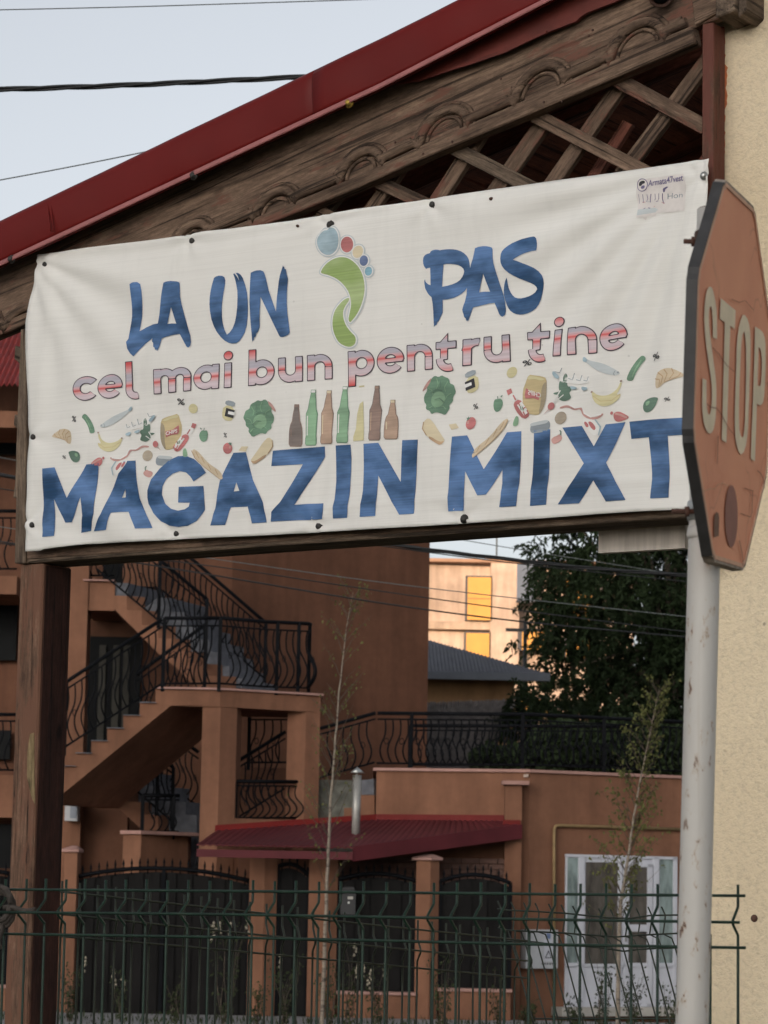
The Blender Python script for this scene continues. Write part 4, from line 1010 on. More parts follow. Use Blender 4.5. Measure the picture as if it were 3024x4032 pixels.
for pts, mt in [([(420,250),(450,285),(470,300),(500,350),(545,405),(600,450)], CRK), ([(372,715),(400,742),(450,752),(490,800),(520,860),(560,930),(605,980)], CRK), ([(345,1442),(400,1418),(435,1424),(460,1385),(500,1374),(550,1395)], CRKL), ([(790,1268),(820,1295),(845,1350),(852,1425)], CRK), ([(465,980),(460,1100),(458,1215)], CRK), ([(680,1415),(760,1440),(752,1440),(745,1620)], CRK), ([(640,1850),(665,1960),(672,2060)], CRK), ([(575,-150),(640,-125),(690,-140),(760,-60)], CRK), ([(650,1625),(735,1655),(748,1610)], CRK)]:
    flat_mesh('crack', [k5(stroke(pts, 7, 4))], mt, 2, sign, plane=SPL)
def mk_pole():
    t = NT('rust_spotted_white_paint'); v = t.coord('World', (1, 1, .45)); v1 = t.coord('World')
    base = t.ramp(t.noise(t.coord('World', (5, 5, .5)), 1.5, 4), [(.3, (.43, .41, .385)), (.7, (.52, .505, .48))])
    m1 = t.ramp(t.noise(v, 62, 6, .62), [(.625, 0.0), (.655, 1.0)])
    g = t.ramp(t.noise(v1, 3.0, 2), [(.45, 0.0), (.58, 1.0)])
    mask = t.mix(1.0, m1, g, 'MULTIPLY')
    halo = t.mix(1.0, t.ramp(t.noise(v, 62, 6, .62), [(.57, 0.0), (.65, .6)]), g, 'MULTIPLY')
    c = t.mix(halo, base, (.34, .21, .10)); c = t.mix(mask, c, (.075, .026, .014))
    st = t.ramp(t.noise(t.coord('World', (60, 60, 1.2)), 1.0, 4), [(.62, 0.0), (.75, .35)])
    c = t.mix(st, c, (.30, .22, .14))
    return t.done(c, .45, t.bump(m1, .3, .002), 0, .4)
POLE = mk_pole()
pt = SC - SN * .052
def pz(y, xx): return at(xx, y, pt.y)
pb = pz(4032, 2725); p2 = pz(2400, 2767)
dirp = (p2 - pb).normalized()
pa = pb + dirp * ((0 - pb.z) / dirp.z); pe = pb + dirp * ((pz(826, 2800).z - pb.z) / dirp.z)
mb = MB(); mb.tube([pa + (pe - pa) * (k / 24) for k in range(25)], .0262, 32); mb.build('pole', POLE, sign)
mb = MB(); mb.lathe(pe, [(.0265, 0), (.0245, .002), (.0005, .003)], 24); mb.build('pole_cap', RUST, sign)
for y in (950, 2013):
    z = at(2760, y, pt.y).z; c_ = pb + dirp * ((z - pb.z) / dirp.z)
    mb = MB(); mb.lathe(c_ - ZZ * .016, [(.0285, 0), (.0295, .002), (.0295, .028), (.0285, .032)], 24); mb.build('clamp', STEEL if y > 1500 else RUST, sign)
    mb = MB(); mb.tube([c_ - SN * .005 - SX * .0, c_ + SN * .028], .010, 6); mb.build('clamp_arm', RUST, sign)
    t0 = at(2692 if y < 1500 else 2645, y, pt.y - .02); t1 = at(2760, y + 2, pt.y - .02)
    mb = MB(); mb.tube([t0, t1], .0042, 8); mb.build('bolt', RUST, sign)
    mb = MB(); mb.tube([t0 + (t1 - t0) * .45, t0 + (t1 - t0) * .6], .0085, 6); mb.build('nut', RUST, sign)
s_ = at(2760, 2050, pt.y).z; c_ = pb + dirp * ((s_ - pb.z) / dirp.z)
mb = MB(); mb.lathe(c_ - ZZ * .03, [(.0275, 0), (.030, .006), (.0275, .020)], 24); mb.build('weld_collar', POLE, sign)

# ------------------------------------------------------------------ green mesh fences
UF = V((.8965, -.443, 0)).normalized(); NF = V((-.443, -.8965, 0)).normalized(); PF = V((0, 5.34, 0))
def onF(x, y, off=0): return onp(x, y, PF + NF * off, NF)
f1 = thing('mesh_fence', onF(1500, 3600) * 1.0, 'near green welded mesh fence panel with folded top in front of the sign pole', 'fence')
WX = [22, 104, 180, 260, 335, 416, 495, 577, 660, 742, 826, 910, 996, 1082, 1165, 1256, 1342, 1432, 1522, 1617, 1709, 1800, 1894, 1990, 2086, 2186, 2286, 2387, 2487, 2590, 2694, 2797, 2906]
def wy(x, k): return lerp_poly([(0, (3502, 3592, 3677)[k]), (800, (3508, 3599, 3689)[k]), (1500, (3514, 3611, 3704)[k]), (2100, (3520, 3620, 3718)[k]), (2920, (3527, 3632, 3732)[k])], x)
for i, x in enumerate(WX):
    z = [onF(x, wy(x, k)).z for k in range(3)]; b = onF(x, wy(x, 0)); b0 = V((b.x, b.y, 0))
    top = onF(x, wy(x, 0) - 40 - (i * 7 % 5)).z; fo = NF * .027
    pth = [b0 + ZZ * top, b0 + ZZ * (z[0] - .018), b0 + ZZ * (z[0] - .021) + NF * .001, b0 + ZZ * (z[1] + .004) + fo, b0 + ZZ * z[1] + fo * 1.04, b0 + ZZ * (z[1] - .004) + fo, b0 + ZZ * (z[2] + .022), b0 + ZZ * (z[2] + .017), b0 + ZZ * .95 - NF * .002, b0 + ZZ * .02]
    mb = MB(); mb.tube(pth, .0027, 8); mb.build('vertical_wire', GREEN, f1)
for k in range(3):
    xs = [14 if k != 1 else -30] + list(range(100, 2900, 200)) + [(2934, 2912, 2936)[k]]
    o_ = .003 if k != 1 else .03
    mb = MB(); mb.tube([onF(x, wy(x, k), o_) for x in xs], .0027, 8); mb.build('horizontal_wire', GREEN, f1)
for z in (1.15, .95, .75, .55, .3, .1):
    mb = MB(); a = onF(14, 3700); b = onF(2930, 3700); mb.tube([V((a.x, a.y, z)), V((b.x, b.y, z))], .0027, 6); mb.build('horizontal_wire', GREEN, f1)
pp = onF(-60, 3700, -.03); mb = MB(); mb.box((pp.x, pp.y, .82), .04, .04, 1.64); mb.build('fence_post', GREEN, f1)
# frayed rope tying the panel to its post
mb = MB(); mt_rope = m_plain('dirty_rope', (.055, .046, .04), .9, .4, 90, .4, 200)
cr = onF(12, 3570, .012)
for k in range(3):
    mb.tube([cr + UF * (.026 * math.cos(t * .52)) + ZZ * (.034 * math.sin(t * .52) + k * .006 - .006) + NF * (.006 * k) for t in range(13)], .0065, 7)
mb.tube([cr + UF * (.01 + .011 * k) + ZZ * (-.002 - .0006 * k + .003 * math.sin(k)) + NF * .012 for k in range(8)], .0052, 7)
mb.tube([cr - ZZ * (.03 + .011 * k) + UF * (.004 * math.sin(k * 1.3)) + NF * .008 for k in range(6)], .006, 7)
tag(mb.build('rope', mt_rope, None), 'frayed rope knotted round the left end of the near fence', 'rope')
# second panel, sinking to the right
def plane2(a, b):
    d = (b - a); d.z = 0; d.normalize(); n_ = V((d.y, -d.x, 0))
    if n_.dot(EYE - a) < 0: n_ = -n_
    return a, n_, d
G0 = at(241, 3600, 6.3); G1 = at(2092, 3780, 7.5); PG, NG, UG = plane2(G0.copy(), G1.copy())
def onG(x, y, o=0): return onp(x, y, PG + NG * o, NG)
f2 = thing('mesh_fence', (PG.x + .5, PG.y, 0), 'second green mesh fence panel sagging down to the right behind the near one', 'fence')
kk = crop(0, 3400, .4822)
GY = [[(241, 3511), (800, 3571), (1400, 3635), (2092, 3706)], [(241, 3599), (800, 3659), (1400, 3719), (2063, 3784)], [(241, 3687), (800, 3733), (1400, 3789), (2092, 3853)]]
xs2 = [244, 314, 385, 456, 524, 591, 659, 726, 792, 857, 921, 984, 1049, 1112, 1172, 1234, 1297, 1356, 1413, 1471, 1530, 1588, 1645, 1701, 1756, 1811, 1865, 1919, 1973, 2028, 2080]
for i, x in enumerate(xs2):
    y = [lerp_poly(GY[k], x) for k in range(3)]; b = onG(x, y[0]); b0 = V((b.x, b.y, 0)); z = [onG(x, q).z for q in y]
    fo = NG * .034 - UG * .026
    pth = [b0 + ZZ * (z[0] + .024), b0 + ZZ * (z[0] - .024), b0 + ZZ * (z[1] + .005) + fo, b0 + ZZ * z[1] + fo * 1.03, b0 + ZZ * (z[1] - .005) + fo, b0 + ZZ * (z[2] + .018), b0 + ZZ * (z[2] - .05), b0 + ZZ * .02]
    mb = MB(); mb.tube(pth, .0026, 6); mb.build('vertical_wire', GREEN_OLD, f2)
for k in range(3):
    xs = [238 + q * 231 for q in range(9)]
    mb = MB(); mb.tube([onG(x, lerp_poly(GY[k], x), .003 if k != 1 else .034) for x in xs], .0024, 6); mb.build('horizontal_wire', GREEN_OLD, f2)
# third panel, bent and leaning over
q4 = crop(2000, 3300, .6172)
H0 = at(2000, 3700, 8.2); H1 = at(2690, 3700, 7.7); PH, NH, UH = plane2(H0.copy(), H1.copy())
def onH(x, y, o=0): return onp(x, y, PH + NH * o, NH)
f3 = thing('mesh_fence', (PH.x + .3, PH.y, 0), 'bent green mesh fence panel leaning over in front of the white glazed door', 'fence')
T1 = q4([(-66, 452), (0, 460), (180, 468), (370, 480), (520, 496), (640, 508), (790, 513), (900, 494), (1120, 490)])
T2 = q4([(-66, 575), (0, 588), (180, 597), (350, 605), (500, 617), (700, 630), (860, 618), (1120, 606)])
T3 = q4([(-10, 655), (170, 663), (330, 684), (500, 690), (620, 704), (740, 722), (800, 714), (900, 706), (1120, 698)])
T4 = q4([(170, 1152), (1120, 1152)])
for T, o_ in ((T1, 0), (T2, .02), (T3, 0), (T4, 0)):
    mb = MB(); mb.tube([onH(x, y, o_) for x, y in T], .0024, 6); mb.build('horizontal_wire', GREEN_OLD, f3)
for i in range(14):
    xt = -66 + i * 80 + (6 if i % 3 else 0); u = lambda a, b: q4([(a, b)])[0]
    X1 = u(xt + 24, 0)[0]; X2 = u(xt + 10, 0)[0]; X3 = u(xt + 88, 0)[0]; Xt = u(xt, 0)[0]
    y1 = lerp_poly(T1, X1); y2 = lerp_poly(T2, X2); y3 = lerp_poly(T3, X3)
    P_ = [(Xt, y1 - 33), (X1, y1), (X1 - 1, y1 + 20), (X2, y2), (X3 - 14, y3 - 38), (X3, y3), (X3 + 130 * .6172 * .95, y3 + 462 * .6172), (X3 + 150 * .6172, y3 + 560 * .6172)]
    mb = MB(); mb.tube([onH(a, b, .02 if j == 3 else 0) for j, (a, b) in enumerate(P_)], .0024, 6); mb.build('vertical_wire', GREEN_OLD, f3)
# ------------------------------------------------------------------ ground, road, pavement
def ground_mat(name, c1, c2, sc1=1.2, sc2=30, rough=.95):
    t = NT(name); v = t.coord('World')
    col = t.ramp(t.noise(v, sc1, 6, .6), [(.3, c1), (.7, c2)])
    n2 = t.noise(v, sc2, 4); col = t.mix(.5, col, t.ramp(n2, [(.3, .6), (.7, 1.2)]), 'MULTIPLY')
    return t.done(col, rough, t.bump(n2, .4, .02), 0, .2)
def sheet(name, x0, x1, y0, y1, z, mat):
    me = bpy.data.meshes.new(name); me.from_pydata([(x0, y0, z), (x1, y0, z), (x1, y1, z), (x0, y1, z)], [], [(0, 1, 2, 3)]); me.materials.append(mat)
    o = bpy.data.objects.new(name, me); link(o); o['kind'] = 'structure'; return o
def slab(name, x0, x1, y0, y1, z0, z1, mat):
    mb = MB(); mb.prism([V((x0, y0, z0)), V((x1, y0, z0)), V((x1, y1, z0)), V((x0, y1, z0))], [V((x0, y0, z1)), V((x1, y0, z1)), V((x1, y1, z1)), V((x0, y1, z1))])
    o = mb.build(name, mat); o['kind'] = 'structure'; return o
sheet('ground', -900, 900, -900, 1600, -.13, ground_mat('dry_earth_and_grass', (.055, .06, .032), (.12, .10, .065), .4, 6))
sheet('road', -200, 200, 12, 31, -.126, ground_mat('asphalt', (.042, .042, .044), (.065, .064, .062), .5, 60))
slab('pavement', -200, 200, 31.4, 37.2, -.6, -.02, ground_mat('pavement_concrete', (.22, .215, .22), (.31, .30, .30), .6, 14))
slab('kerb', -200, 200, 31.1, 31.4, -.6, 0.0, CONC)

# ------------------------------------------------------------------ orange-brown corner house
house = thing('corner_house', (-2.0, 40.5, 0), 'orange brown corner house with outside stairs, terrace and black iron railings', 'house')
H2 = crop(230, 2150, .36166); H3 = crop(650, 2150, .51988); H4 = crop(230, 2700, .42194); H5 = crop(1200, 2700, .57263); H6 = crop(1650, 2100, .64497); K8 = crop(1512, 3000, .9114); K7 = crop(0, 3000, .9114)
GZ = -.12
def fbox(name, mat, x0, x1, y0, y1, Y, depth, parent=None, yz=None):
    """block facing the street: photograph edges x0..x1, y0 (top)..y1 (bottom) at distance Y"""
    a = at(x0, y0, Y); b = at(x1, y1, Y); xm = (y0 + y1) / 2
    X0 = at(x0, xm, Y).x; X1 = at(x1, xm, Y).x; z1 = a.z; z0 = b.z if y1 < 3985 else GZ
    mb = MB(); mb.fp([(X0, Y), (X1, Y), (X1, Y + depth), (X0, Y + depth)], z0, z1)
    return mb.build(name, mat, parent or house)
def fpoly(name, mat, pts, Y, vec, parent=None, k=None):
    f = [at(x, y, Y) for x, y in pts]; v = V(vec)
    mb = MB(); mb.prism(f, [q + v for q in f]); return mb.build(name, mat, parent or house)
# rear walls
Xa = at(-700, 2600, 42).x; Xb = at(905, 2600, 42).x; Xc = at(1687, 2500, 43.8).x
mb = MB(); mb.fp([(Xa, 42), (Xb, 42), (Xb, 47), (Xa, 47)], GZ, 9.3); mb.build('rear_wall', ORANGE_SHADE, house)
mb = MB(); mb.fp([(Xb, 42.0), (Xc, 43.8), (Xc - 1.2, 49), (Xb, 48)], GZ, 9.5); mb.build('side_wall', ORANGE_SHADE, house)
# ground floor and first floor at the left
fbox('pier', ORANGE, 252, 327, 1900, 3985, 40.3, .5)
fbox('floor_slab', ORANGE, 327, 452, 2287, 2405, 40.33, 1.6)
fbox('slab_coping', CAP, 327, 450, 2280, 2288, 40.25, .4)
fbox('dark_door', DARKGL, 330, 550, 2505, 2990, 41.9, .06)
for x in (385, 440, 480): fbox('curtain_fold', m_plain('drawn_dark_curtain', (.030, .028, .022), .8, .4, 5) if x == 385 else bpy.data.materials['drawn_dark_curtain'], x, x + 26, 2540, 2980, 41.86, .02)
fbox('dark_door', DARKGL, 406, 485, 2150, 2296, 41.9, .06)
fbox('wall_panel', ORANGE, 485, 622, 2100, 2310, 41.85, .1)
fbox('ground_wall', ORANGE_SHADE, 243, 492, 3140, 3985, 40.6, .3)
# stairs: near stringer with its steps, far step flight behind it
def flight(name, saw, low, Y, vec, mat, smat=None):
    st_ = fpoly(name, mat, saw + low, Y, vec)
    return st_
upS = H2([(610,540),(745,543),(745,697),(908,700),(908,860),(1082,866),(1082,1003),(1245,1008),(1245,1142),(1400,1148),(1400,1272),(1590,1280),(1590,1410),(1740,1412),(1740,1540)])
flight('upper_stringer', upS, H2([(1500,1545),(1290,1332),(1090,1170),(870,950),(610,690)]), 40.2, (.25, .14, 0), ORANGE)
upG = H2([(618,400),(755,402),(755,545),(910,548),(910,700),(1082,560),(1215,566),(1215,715),(1385,720),(1385,860),(1490,870),(1490,1010),(1640,1020),(1640,1150),(1750,1160),(1750,1300),(1860,1310),(1860,1430),(2000,1440),(2000,1545)])
flight('upper_steps', upG, H2([(1500,1545),(1290,1332),(1090,1170),(870,950),(618,690)]), 40.36, (.45, 1.2, 0), GREYST)
loS = H4([(1510,28),(910,30),(908,150),(760,155),(757,270),(605,275),(605,390),(455,395),(455,508),(308,512),(305,625),(160,630),(157,747),(-200,750)])
flight('lower_stringer', loS, H4([(-200,1100),(-60,1100),(50,1000),(1050,185),(1335,180),(1510,180)]), 38.0, (.75, 1.75, .0), ORANGE)
for i, (x0, x1, y) in enumerate([(908,1510,26),(757,912,150),(604,764,268),(452,610,388),(303,460,506),(156,312,622),(-100,162,742)]):
    a, b = H4([(x0, y), (x1, y + 10)]); fbox('tread', GREYST, a[0], b[0], a[1], b[1], 37.95, 1.6)
btS = H4([(490,1075),(560,960),(640,960),(640,1080),(765,1085),(765,1200),(930,1205),(930,1330)])
flight('bottom_stringer', btS, H4([(930,1370),(800,1365)]), 40.0, (.5, .9, 0), ORANGE)
btG = H4([(570,930),(640,860),(700,800),(800,810),(800,930),(960,940),(960,1075),(1185,1085),(1185,1200),(1290,1205),(1290,1700)])
flight('bottom_steps', btG, H4([(1130,1700),(1130,1380),(930,1370),(640,1080)]), 40.25, (.35, .8, 0), GREYST)
# base block under the bottom flight
cx = at(H4([(770, 1500)])[0][0], 3330, 38.6).x
xl = at(H4([(598, 1500)])[0][0], 3330, 38.7).x; xr = at(H4([(1210, 1500)])[0][0], 3330, 39.4).x
zt = at(560, 3285, 38.6).z
mb = MB(); mb.fp([(cx, 38.6), (xl, 38.75), (xl, 40), (xr, 40), (xr, 39.4)], GZ, zt); mb.build('stair_base', ORANGE, house)
mb = MB(); mb.fp([(cx, 38.53), (xl - .04, 38.7), (xl - .04, 40.05), (xr + .2, 40.05), (xr + .2, 39.36)], zt + .002, zt + .05); mb.build('base_coping', CAP, house)
# landing and its pillars
def X_(x, y, Y): return at(x, y, Y).x
zt = at(866, 2717, 38).z; zbm = at(866, 2783, 38).z
c0 = X_(866, 2740, 38); l0 = X_(613, 2740, 38.05); r0 = X_(1263, 2740, 38.8)
mb = MB(); mb.fp([(c0, 38), (l0, 38.04), (l0 + .7, 40), (r0 * 40.2 / 38.8 - .03, 40.2), (r0, 38.8)], zbm, zt); mb.build('landing_slab', ORANGE, house)
mb = MB(); mb.fp([(c0, 37.96), (l0, 38.0), (l0 + .7, 40), (r0 * 40.2 / 38.8 + .01, 40.2), (r0 + .04, 38.76)], zt + .001, zt + .03); mb.build('landing_coping', CAP, house)
pl_, pr_ = X_(792, 3000, 38.03), X_(928, 3000, 38.13)
cpx = X_(863, 3000, 38.01)
mb = MB(); mb.fp([(cpx, 38.012), (pl_, 38.05), (pl_ + .15, 38.5), (pr_ + .05, 38.45), (pr_, 38.16)], GZ, zbm - .001); mb.build('pillar', ORANGE, house)
pa_, pb_ = X_(1200, 3000, 38.72), X_(1257, 3000, 38.81)
mb = MB(); pc_ = X_(1128, 3000, 38.78); mb.fp([(pa_, 38.70), (pc_, 38.80), (pc_ - .01, 39.3), (pb_ * 39.3 / 38.8 - .01, 39.3), (pb_, 38.80)], GZ, zbm - .001); mb.build('pillar', ORANGE, house)
zpw = at(930, 3222, 38.2).z
mb = MB(); mb.fp([(pr_ + .002, 38.17), (pc_ - .004, 38.60), (pc_ - .004, 38.795), (pr_ + .002, 38.4)], GZ, zpw); mb.build('porch_wall', ORANGE, house)
fbox('inner_wall', ORANGE_SHADE, 930, 1130, 3020, 3985, 40.9, .3)
# terrace retaining walls
cA = at(2083, 3300, 38.0); lA = at(1478, 3300, 38.35)
dB = V((math.cos(R(26)), math.sin(R(26)), 0))
ztA = at(1800, 3030, 38.15).z
def terr(z0, z1, g, name, mat):
    e = V((cA.x, cA.y, 0)) + dB * 9
    mb = MB(); mb.fp([(lA.x - g, lA.y - g), (cA.x, cA.y - g), (e.x, e.y - g), (e.x, e.y + 6), (lA.x - g, lA.y + 6)], z0, z1); return mb.build(name, mat, house)
terr(GZ, ztA - .03, 0, 'terrace_wall', ORANGE); terr(ztA - .028, ztA + .012, .05, 'terrace_coping', CAP)
fbox('wall_patch', m_plain('chipped_render', (.42, .33, .28), .9, .3, 20), 2062, 2080, 3048, 3060, 37.97, .02)
fbox('stone_wall', m_plain('dark_rubble_wall', (.10, .10, .085), .9, .6, 6, .6, 14, kind='World'), 1252, 1420, 3070, 3400, 39.0, .5)
fpoly('terrace_steps', GREYST, H5([(390,650),(475,640),(475,750),(390,750)]), 38.5, (.3, .5, 0))
fpoly('terrace_stair_side', ORANGE, H5([(380,752),(480,752),(480,1010),(270,1010),(270,840),(380,838)]), 38.45, (.1, .8, 0))
fbox('pilaster', ORANGE, 1984, 2051, 3086, 3985, 37.75, .22)
fbox('pilaster_cap', CAP, 1978, 2084, 3073, 3090, 37.66, .33)
# lean-to roof of dark red corrugated sheet
eL = at(776, 3331, 36.3); eR = at(1389, 3343, 36.3); bR = at(2056, 3255, 37.68); bL = at(853, 3276, 37.95); bM = at(1480, 3232, 38.25); bM2 = at(1984, 3236, 37.98)
mb = MB(); NRB = 46; vs = []; ROWS = 7
for i in range(NRB * 4 + 1):
    u = i / (NRB * 4); f = eL.lerp(eR, u / .5) if u < .5 else eR.lerp(bR, (u - .5) / .5)
    bk = bL.lerp(bM, min(u / .45, 1)) if u < .45 else bM.lerp(bM2, (u - .45) / .55)
    h = .012 * (1 if i % 4 in (1, 2) else 0)
    for j in range(ROWS + 1): vs.append(f.lerp(bk, j / ROWS) + ZZ * h)
mb.add(vs, [[i * (ROWS + 1) + j, (i + 1) * (ROWS + 1) + j, (i + 1) * (ROWS + 1) + j + 1, i * (ROWS + 1) + j + 1] for i in range(NRB * 4) for j in range(ROWS)])
lean_to = mb.build('lean_to_roof', RED_ROOF, house); md = lean_to.modifiers.new('thickness', 'SOLIDIFY'); md.thickness = .02
def strip(name, pts, h, th, mat, parent):
    mb = MB()
    for a, b in zip(pts, pts[1:]):
        mb.prism([a, b, b + ZZ * h, a + ZZ * h], [q + V((0, th, 0)) for q in (a, b, b + ZZ * h, a + ZZ * h)])
    return mb.build(name, mat, parent)
dn = V((0, -.03, -.16))
strip('verge_fascia', [eR + dn, bR + dn], .19, .05, RED_ROOF, lean_to)
strip('eave_gutter', [eL + V((0, -.08, -.14)), eR + V((0, -.06, -.14))], .10, .09, RED_ROOF, lean_to)
strip('wall_flashing', [bL + V((-.02, -.06, -.02)), bM + V((0, -.06, -.02)), bM2 + V((0, -.06, -.02))], .11, .03, RED, lean_to)
fbox('flashing_piece', RED, 1980, 2050, 3228, 3252, 37.70, .05, lean_to)
cp = at(1400, 3308, 37.2); zt_ = at(1400, 3052, 37.2).z
mb = MB(); mb.tube([V((cp.x, cp.y, cp.z - .1)), V((cp.x + .005, cp.y, zt_))], .057, 16); chim = mb.build('chimney_pipe', GALV, lean_to)
mb = MB(); mb.lathe(V((cp.x + .005, cp.y, zt_ + .03)), [(.10, 0), (.035, .05), (.004, .075)], 14); mb.build('rain_cap', STEEL, chim)
mb = MB(); mb.tube([V((cp.x, cp.y - .05, zt_ - .02)), V((cp.x, cp.y - .05, zt_ + .04))], .008, 6); mb.tube([V((cp.x, cp.y + .05, zt_ - .02)), V((cp.x, cp.y + .05, zt_ + .04))], .008, 6); mb.build('cap_strap', STEEL, chim)
# brick stack and dark back of the lean-to
fbox('shed_back_wall', ORANGE_SHADE, 930, 2010, 3360, 3985, 38.0, .2)
BRK = m_plain('dim_brown_brick', (.10, .055, .042), .9, .35, 9, .2, 40, rnd=True)
bm_ = MB(); bm_.box((0, 0, 0), .235, .12, .065); bme = bm_.mesh('brick', BRK)
for r_ in range(8):
    for c_ in range(10):
        q = at(1372, 3500, 37.85); inst('brick', bme, house, Matrix.Translation((q.x + c_ * .245 + (r_ % 2) * .12 - .2, q.y + random.uniform(-.012, .012), q.z - .12 + r_ * .075)))

# ---- iron railings
def sbend(h, bulge, r=.0118, ring=True):
    b = V(bulge); mb = MB(); pts = []
    for k in range(15):
        t = k / 14; o = 1.25 * math.sin(math.pi * min(t / .62, 1)) ** 1.0 * (1 - t * .55) if t < .62 else -.18 * math.sin(math.pi * (t - .62) / .38)
        pts.append(b * o + ZZ * (h * t))
    mb.tube(pts, r, 5)
    if ring:
        c = b * .25 + ZZ * h * .5; d = b.normalized()
        mb.tube([c + ZZ * (.042 * math.cos(a)) + V((-d.y, d.x, 0)) * (.05 + .042 * math.sin(a)) for a in [2 * math.pi * q / 10 for q in range(10)]], .006, 4, closed=True)
    return mb
def railing(path, h, bulge, step=.105, posts=(0, 1), vary=True, low=.0, parent=None, slope_ends=True, z2=.88):
    parent = parent or house
    L = [0]
    for a, b in zip(path, path[1:]): L.append(L[-1] + (b - a).length)
    def pt(d):
        for i in range(len(path) - 1):
            if d <= L[i + 1] + 1e-6: return path[i].lerp(path[i + 1], (d - L[i]) / (L[i + 1] - L[i]))
        return path[-1]
    mb = MB(); mb.tube([q + ZZ * h for q in path], .026, 6); rl = mb.build('railing', BLACK_IRON, parent)
    mb = MB(); mb.tube([q + ZZ * (h * z2) for q in path], .013, 5); mb.build('middle_rail', BLACK_IRON, rl)
    mb = MB(); mb.tube([q + ZZ * low for q in path], .015, 5); mb.build('bottom_rail', BLACK_IRON, rl)
    n = max(2, int(L[-1] / step)); me = sbend(h * z2 - low, bulge).mesh('baluster', BLACK_IRON); me2 = sbend(h * z2 - low, bulge, ring=False).mesh('baluster', BLACK_IRON)
    for i in range(1, n):
        inst('baluster', me if i % 2 else me2, rl, Matrix.Translation(pt(L[-1] * i / n) + ZZ * low))
    for f in posts:
        q = pt(L[-1] * f); mb = MB(); mb.box(q + ZZ * (h / 2 - .05), .05, .05, h + .12); mb.build('railing_post', BLACK_IRON, rl)
    return rl
railing([at(641, 2692, 38.02), at(857, 2691, 37.98)], .90, (-.05, -.09, 0), posts=(0,))
railing([at(862, 2691, 37.98), at(1045, 2704, 38.35), at(1113, 2706, 38.5), at(1211, 2709, 38.7), at(1218, 2709, 39.1)], .90, (.10, -.06, 0), posts=(0, .5, .69, .9))
railing([at(631, 2696, 38.0), at(252, 2944, 38.0), at(180, 2990, 38.0)], .90, (-.07, -.05, 0), posts=(.84,))
railing([at(805, 2700, 39.4), at(530, 2900, 39.4)], .88, (-.06, -.05, 0), posts=(0,))
railing([at(380, 2240, 40.15), at(809, 2598, 40.15)], .88, (.07, -.05, 0), posts=(.57, 1))
railing([at(640, 2325, 41.2), at(829, 2488, 41.2), at(1042, 2672, 41.2)], .83, (.08, -.04, 0), posts=(1,))
railing([at(1257, 3062, 38.6), at(1475, 3002, 38.4)], .68, (.06, -.06, 0), posts=())
pB = V((cA.x, cA.y - .0, 0)); zr = at(1800, 3006, 38.1).z
def onT(d, z): return V((cA.x, cA.y + .12, z)) + dB * d
railing([V((lA.x + .0, lA.y + .12, zr)), V((cA.x, cA.y + .12, zr)), onT(3.2, zr)], .69, (-.06, -.07, 0), posts=(.09, .38, .62))
railing([at(1612, 3012, 40.4), at(2500, 3016, 40.4)], .57, (.06, -.06, 0), posts=(0, .5))
railing([at(970, 3002, 40.2), at(1135, 3002, 40.2)], .70, (-.06, -.06, 0), posts=(.05,))
railing([at(926, 3221, 38.24), at(1190, 3221, 38.8)], .50, (.10, -.05, 0), posts=(0,))
railing([at(933, 3221, 39.2), at(1120, 3105, 39.2)], .80, (-.06, -.05, 0), posts=(0,))
railing([at(500, 3082, 39.9), at(677, 3234, 39.9)], .76, (.06, -.05, 0), posts=(.66, 1))
railing([at(635, 3071, 41.0), at(776, 3172, 41.0)], .78, (.09, -.04, 0), posts=(0,))
railing([at(559, 3274, 38.9), at(702, 3274, 39.2)], .50, (.07, -.06, 0), posts=(0, .85))
railing([at(334, 2266, 40.5), at(450, 2266, 40.5)], .85, (-.06, -.06, 0), posts=())
railing([at(-60, 2240, 40.2), at(66, 2240, 40.2)], .85, (-.06, -.06, 0), posts=())
railing([at(-60, 3032, 40.2), at(66, 3032, 40.2)], .80, (-.06, -.06, 0), posts=())
# left edge of the house seen past the canopy post
fbox('balcony_slab', ORANGE, -300, 66, 2262, 2340, 40.0, 1.6); fbox('balcony_slab', ORANGE, -300, 66, 3046, 3220, 40.0, 1.6); fbox('eave_band', ORANGE, -300, 72, 1612, 1684, 40.0, 1.4)
fbox('dark_window', DARKGL, -300, 64, 1686, 1790, 41.8, .1); fbox('dark_window', DARKGL, -300, 40, 2870, 2990, 41.8, .1); fbox('dark_window', DARKGL, -300, 66, 2345, 2600, 41.8, .1)
fbox('dark_window', DARKGL, -200, 60, 3240, 3420, 40.5, .1)
mb = MB(); ra = at(-400, 1515, 39.6); rb = at(75, 1515, 39.6); N = 44; vs = []
for i in range(N * 2 + 1):
    f = ra.lerp(rb, i / (N * 2)); h = .03 * math.sin(i * math.pi / 2 * 1.0)
    for j in range(13): vs.append(f + V((0, j * .22, j * .12)) + ZZ * (h + .022 * (j % 2)))
mb.add(vs, [[i * 13 + j, (i + 1) * 13 + j, (i + 1) * 13 + j + 1, i * 13 + j + 1] for i in range(N * 2) for j in range(12)])
mb.build('tiled_roof', TILE_RED, house)
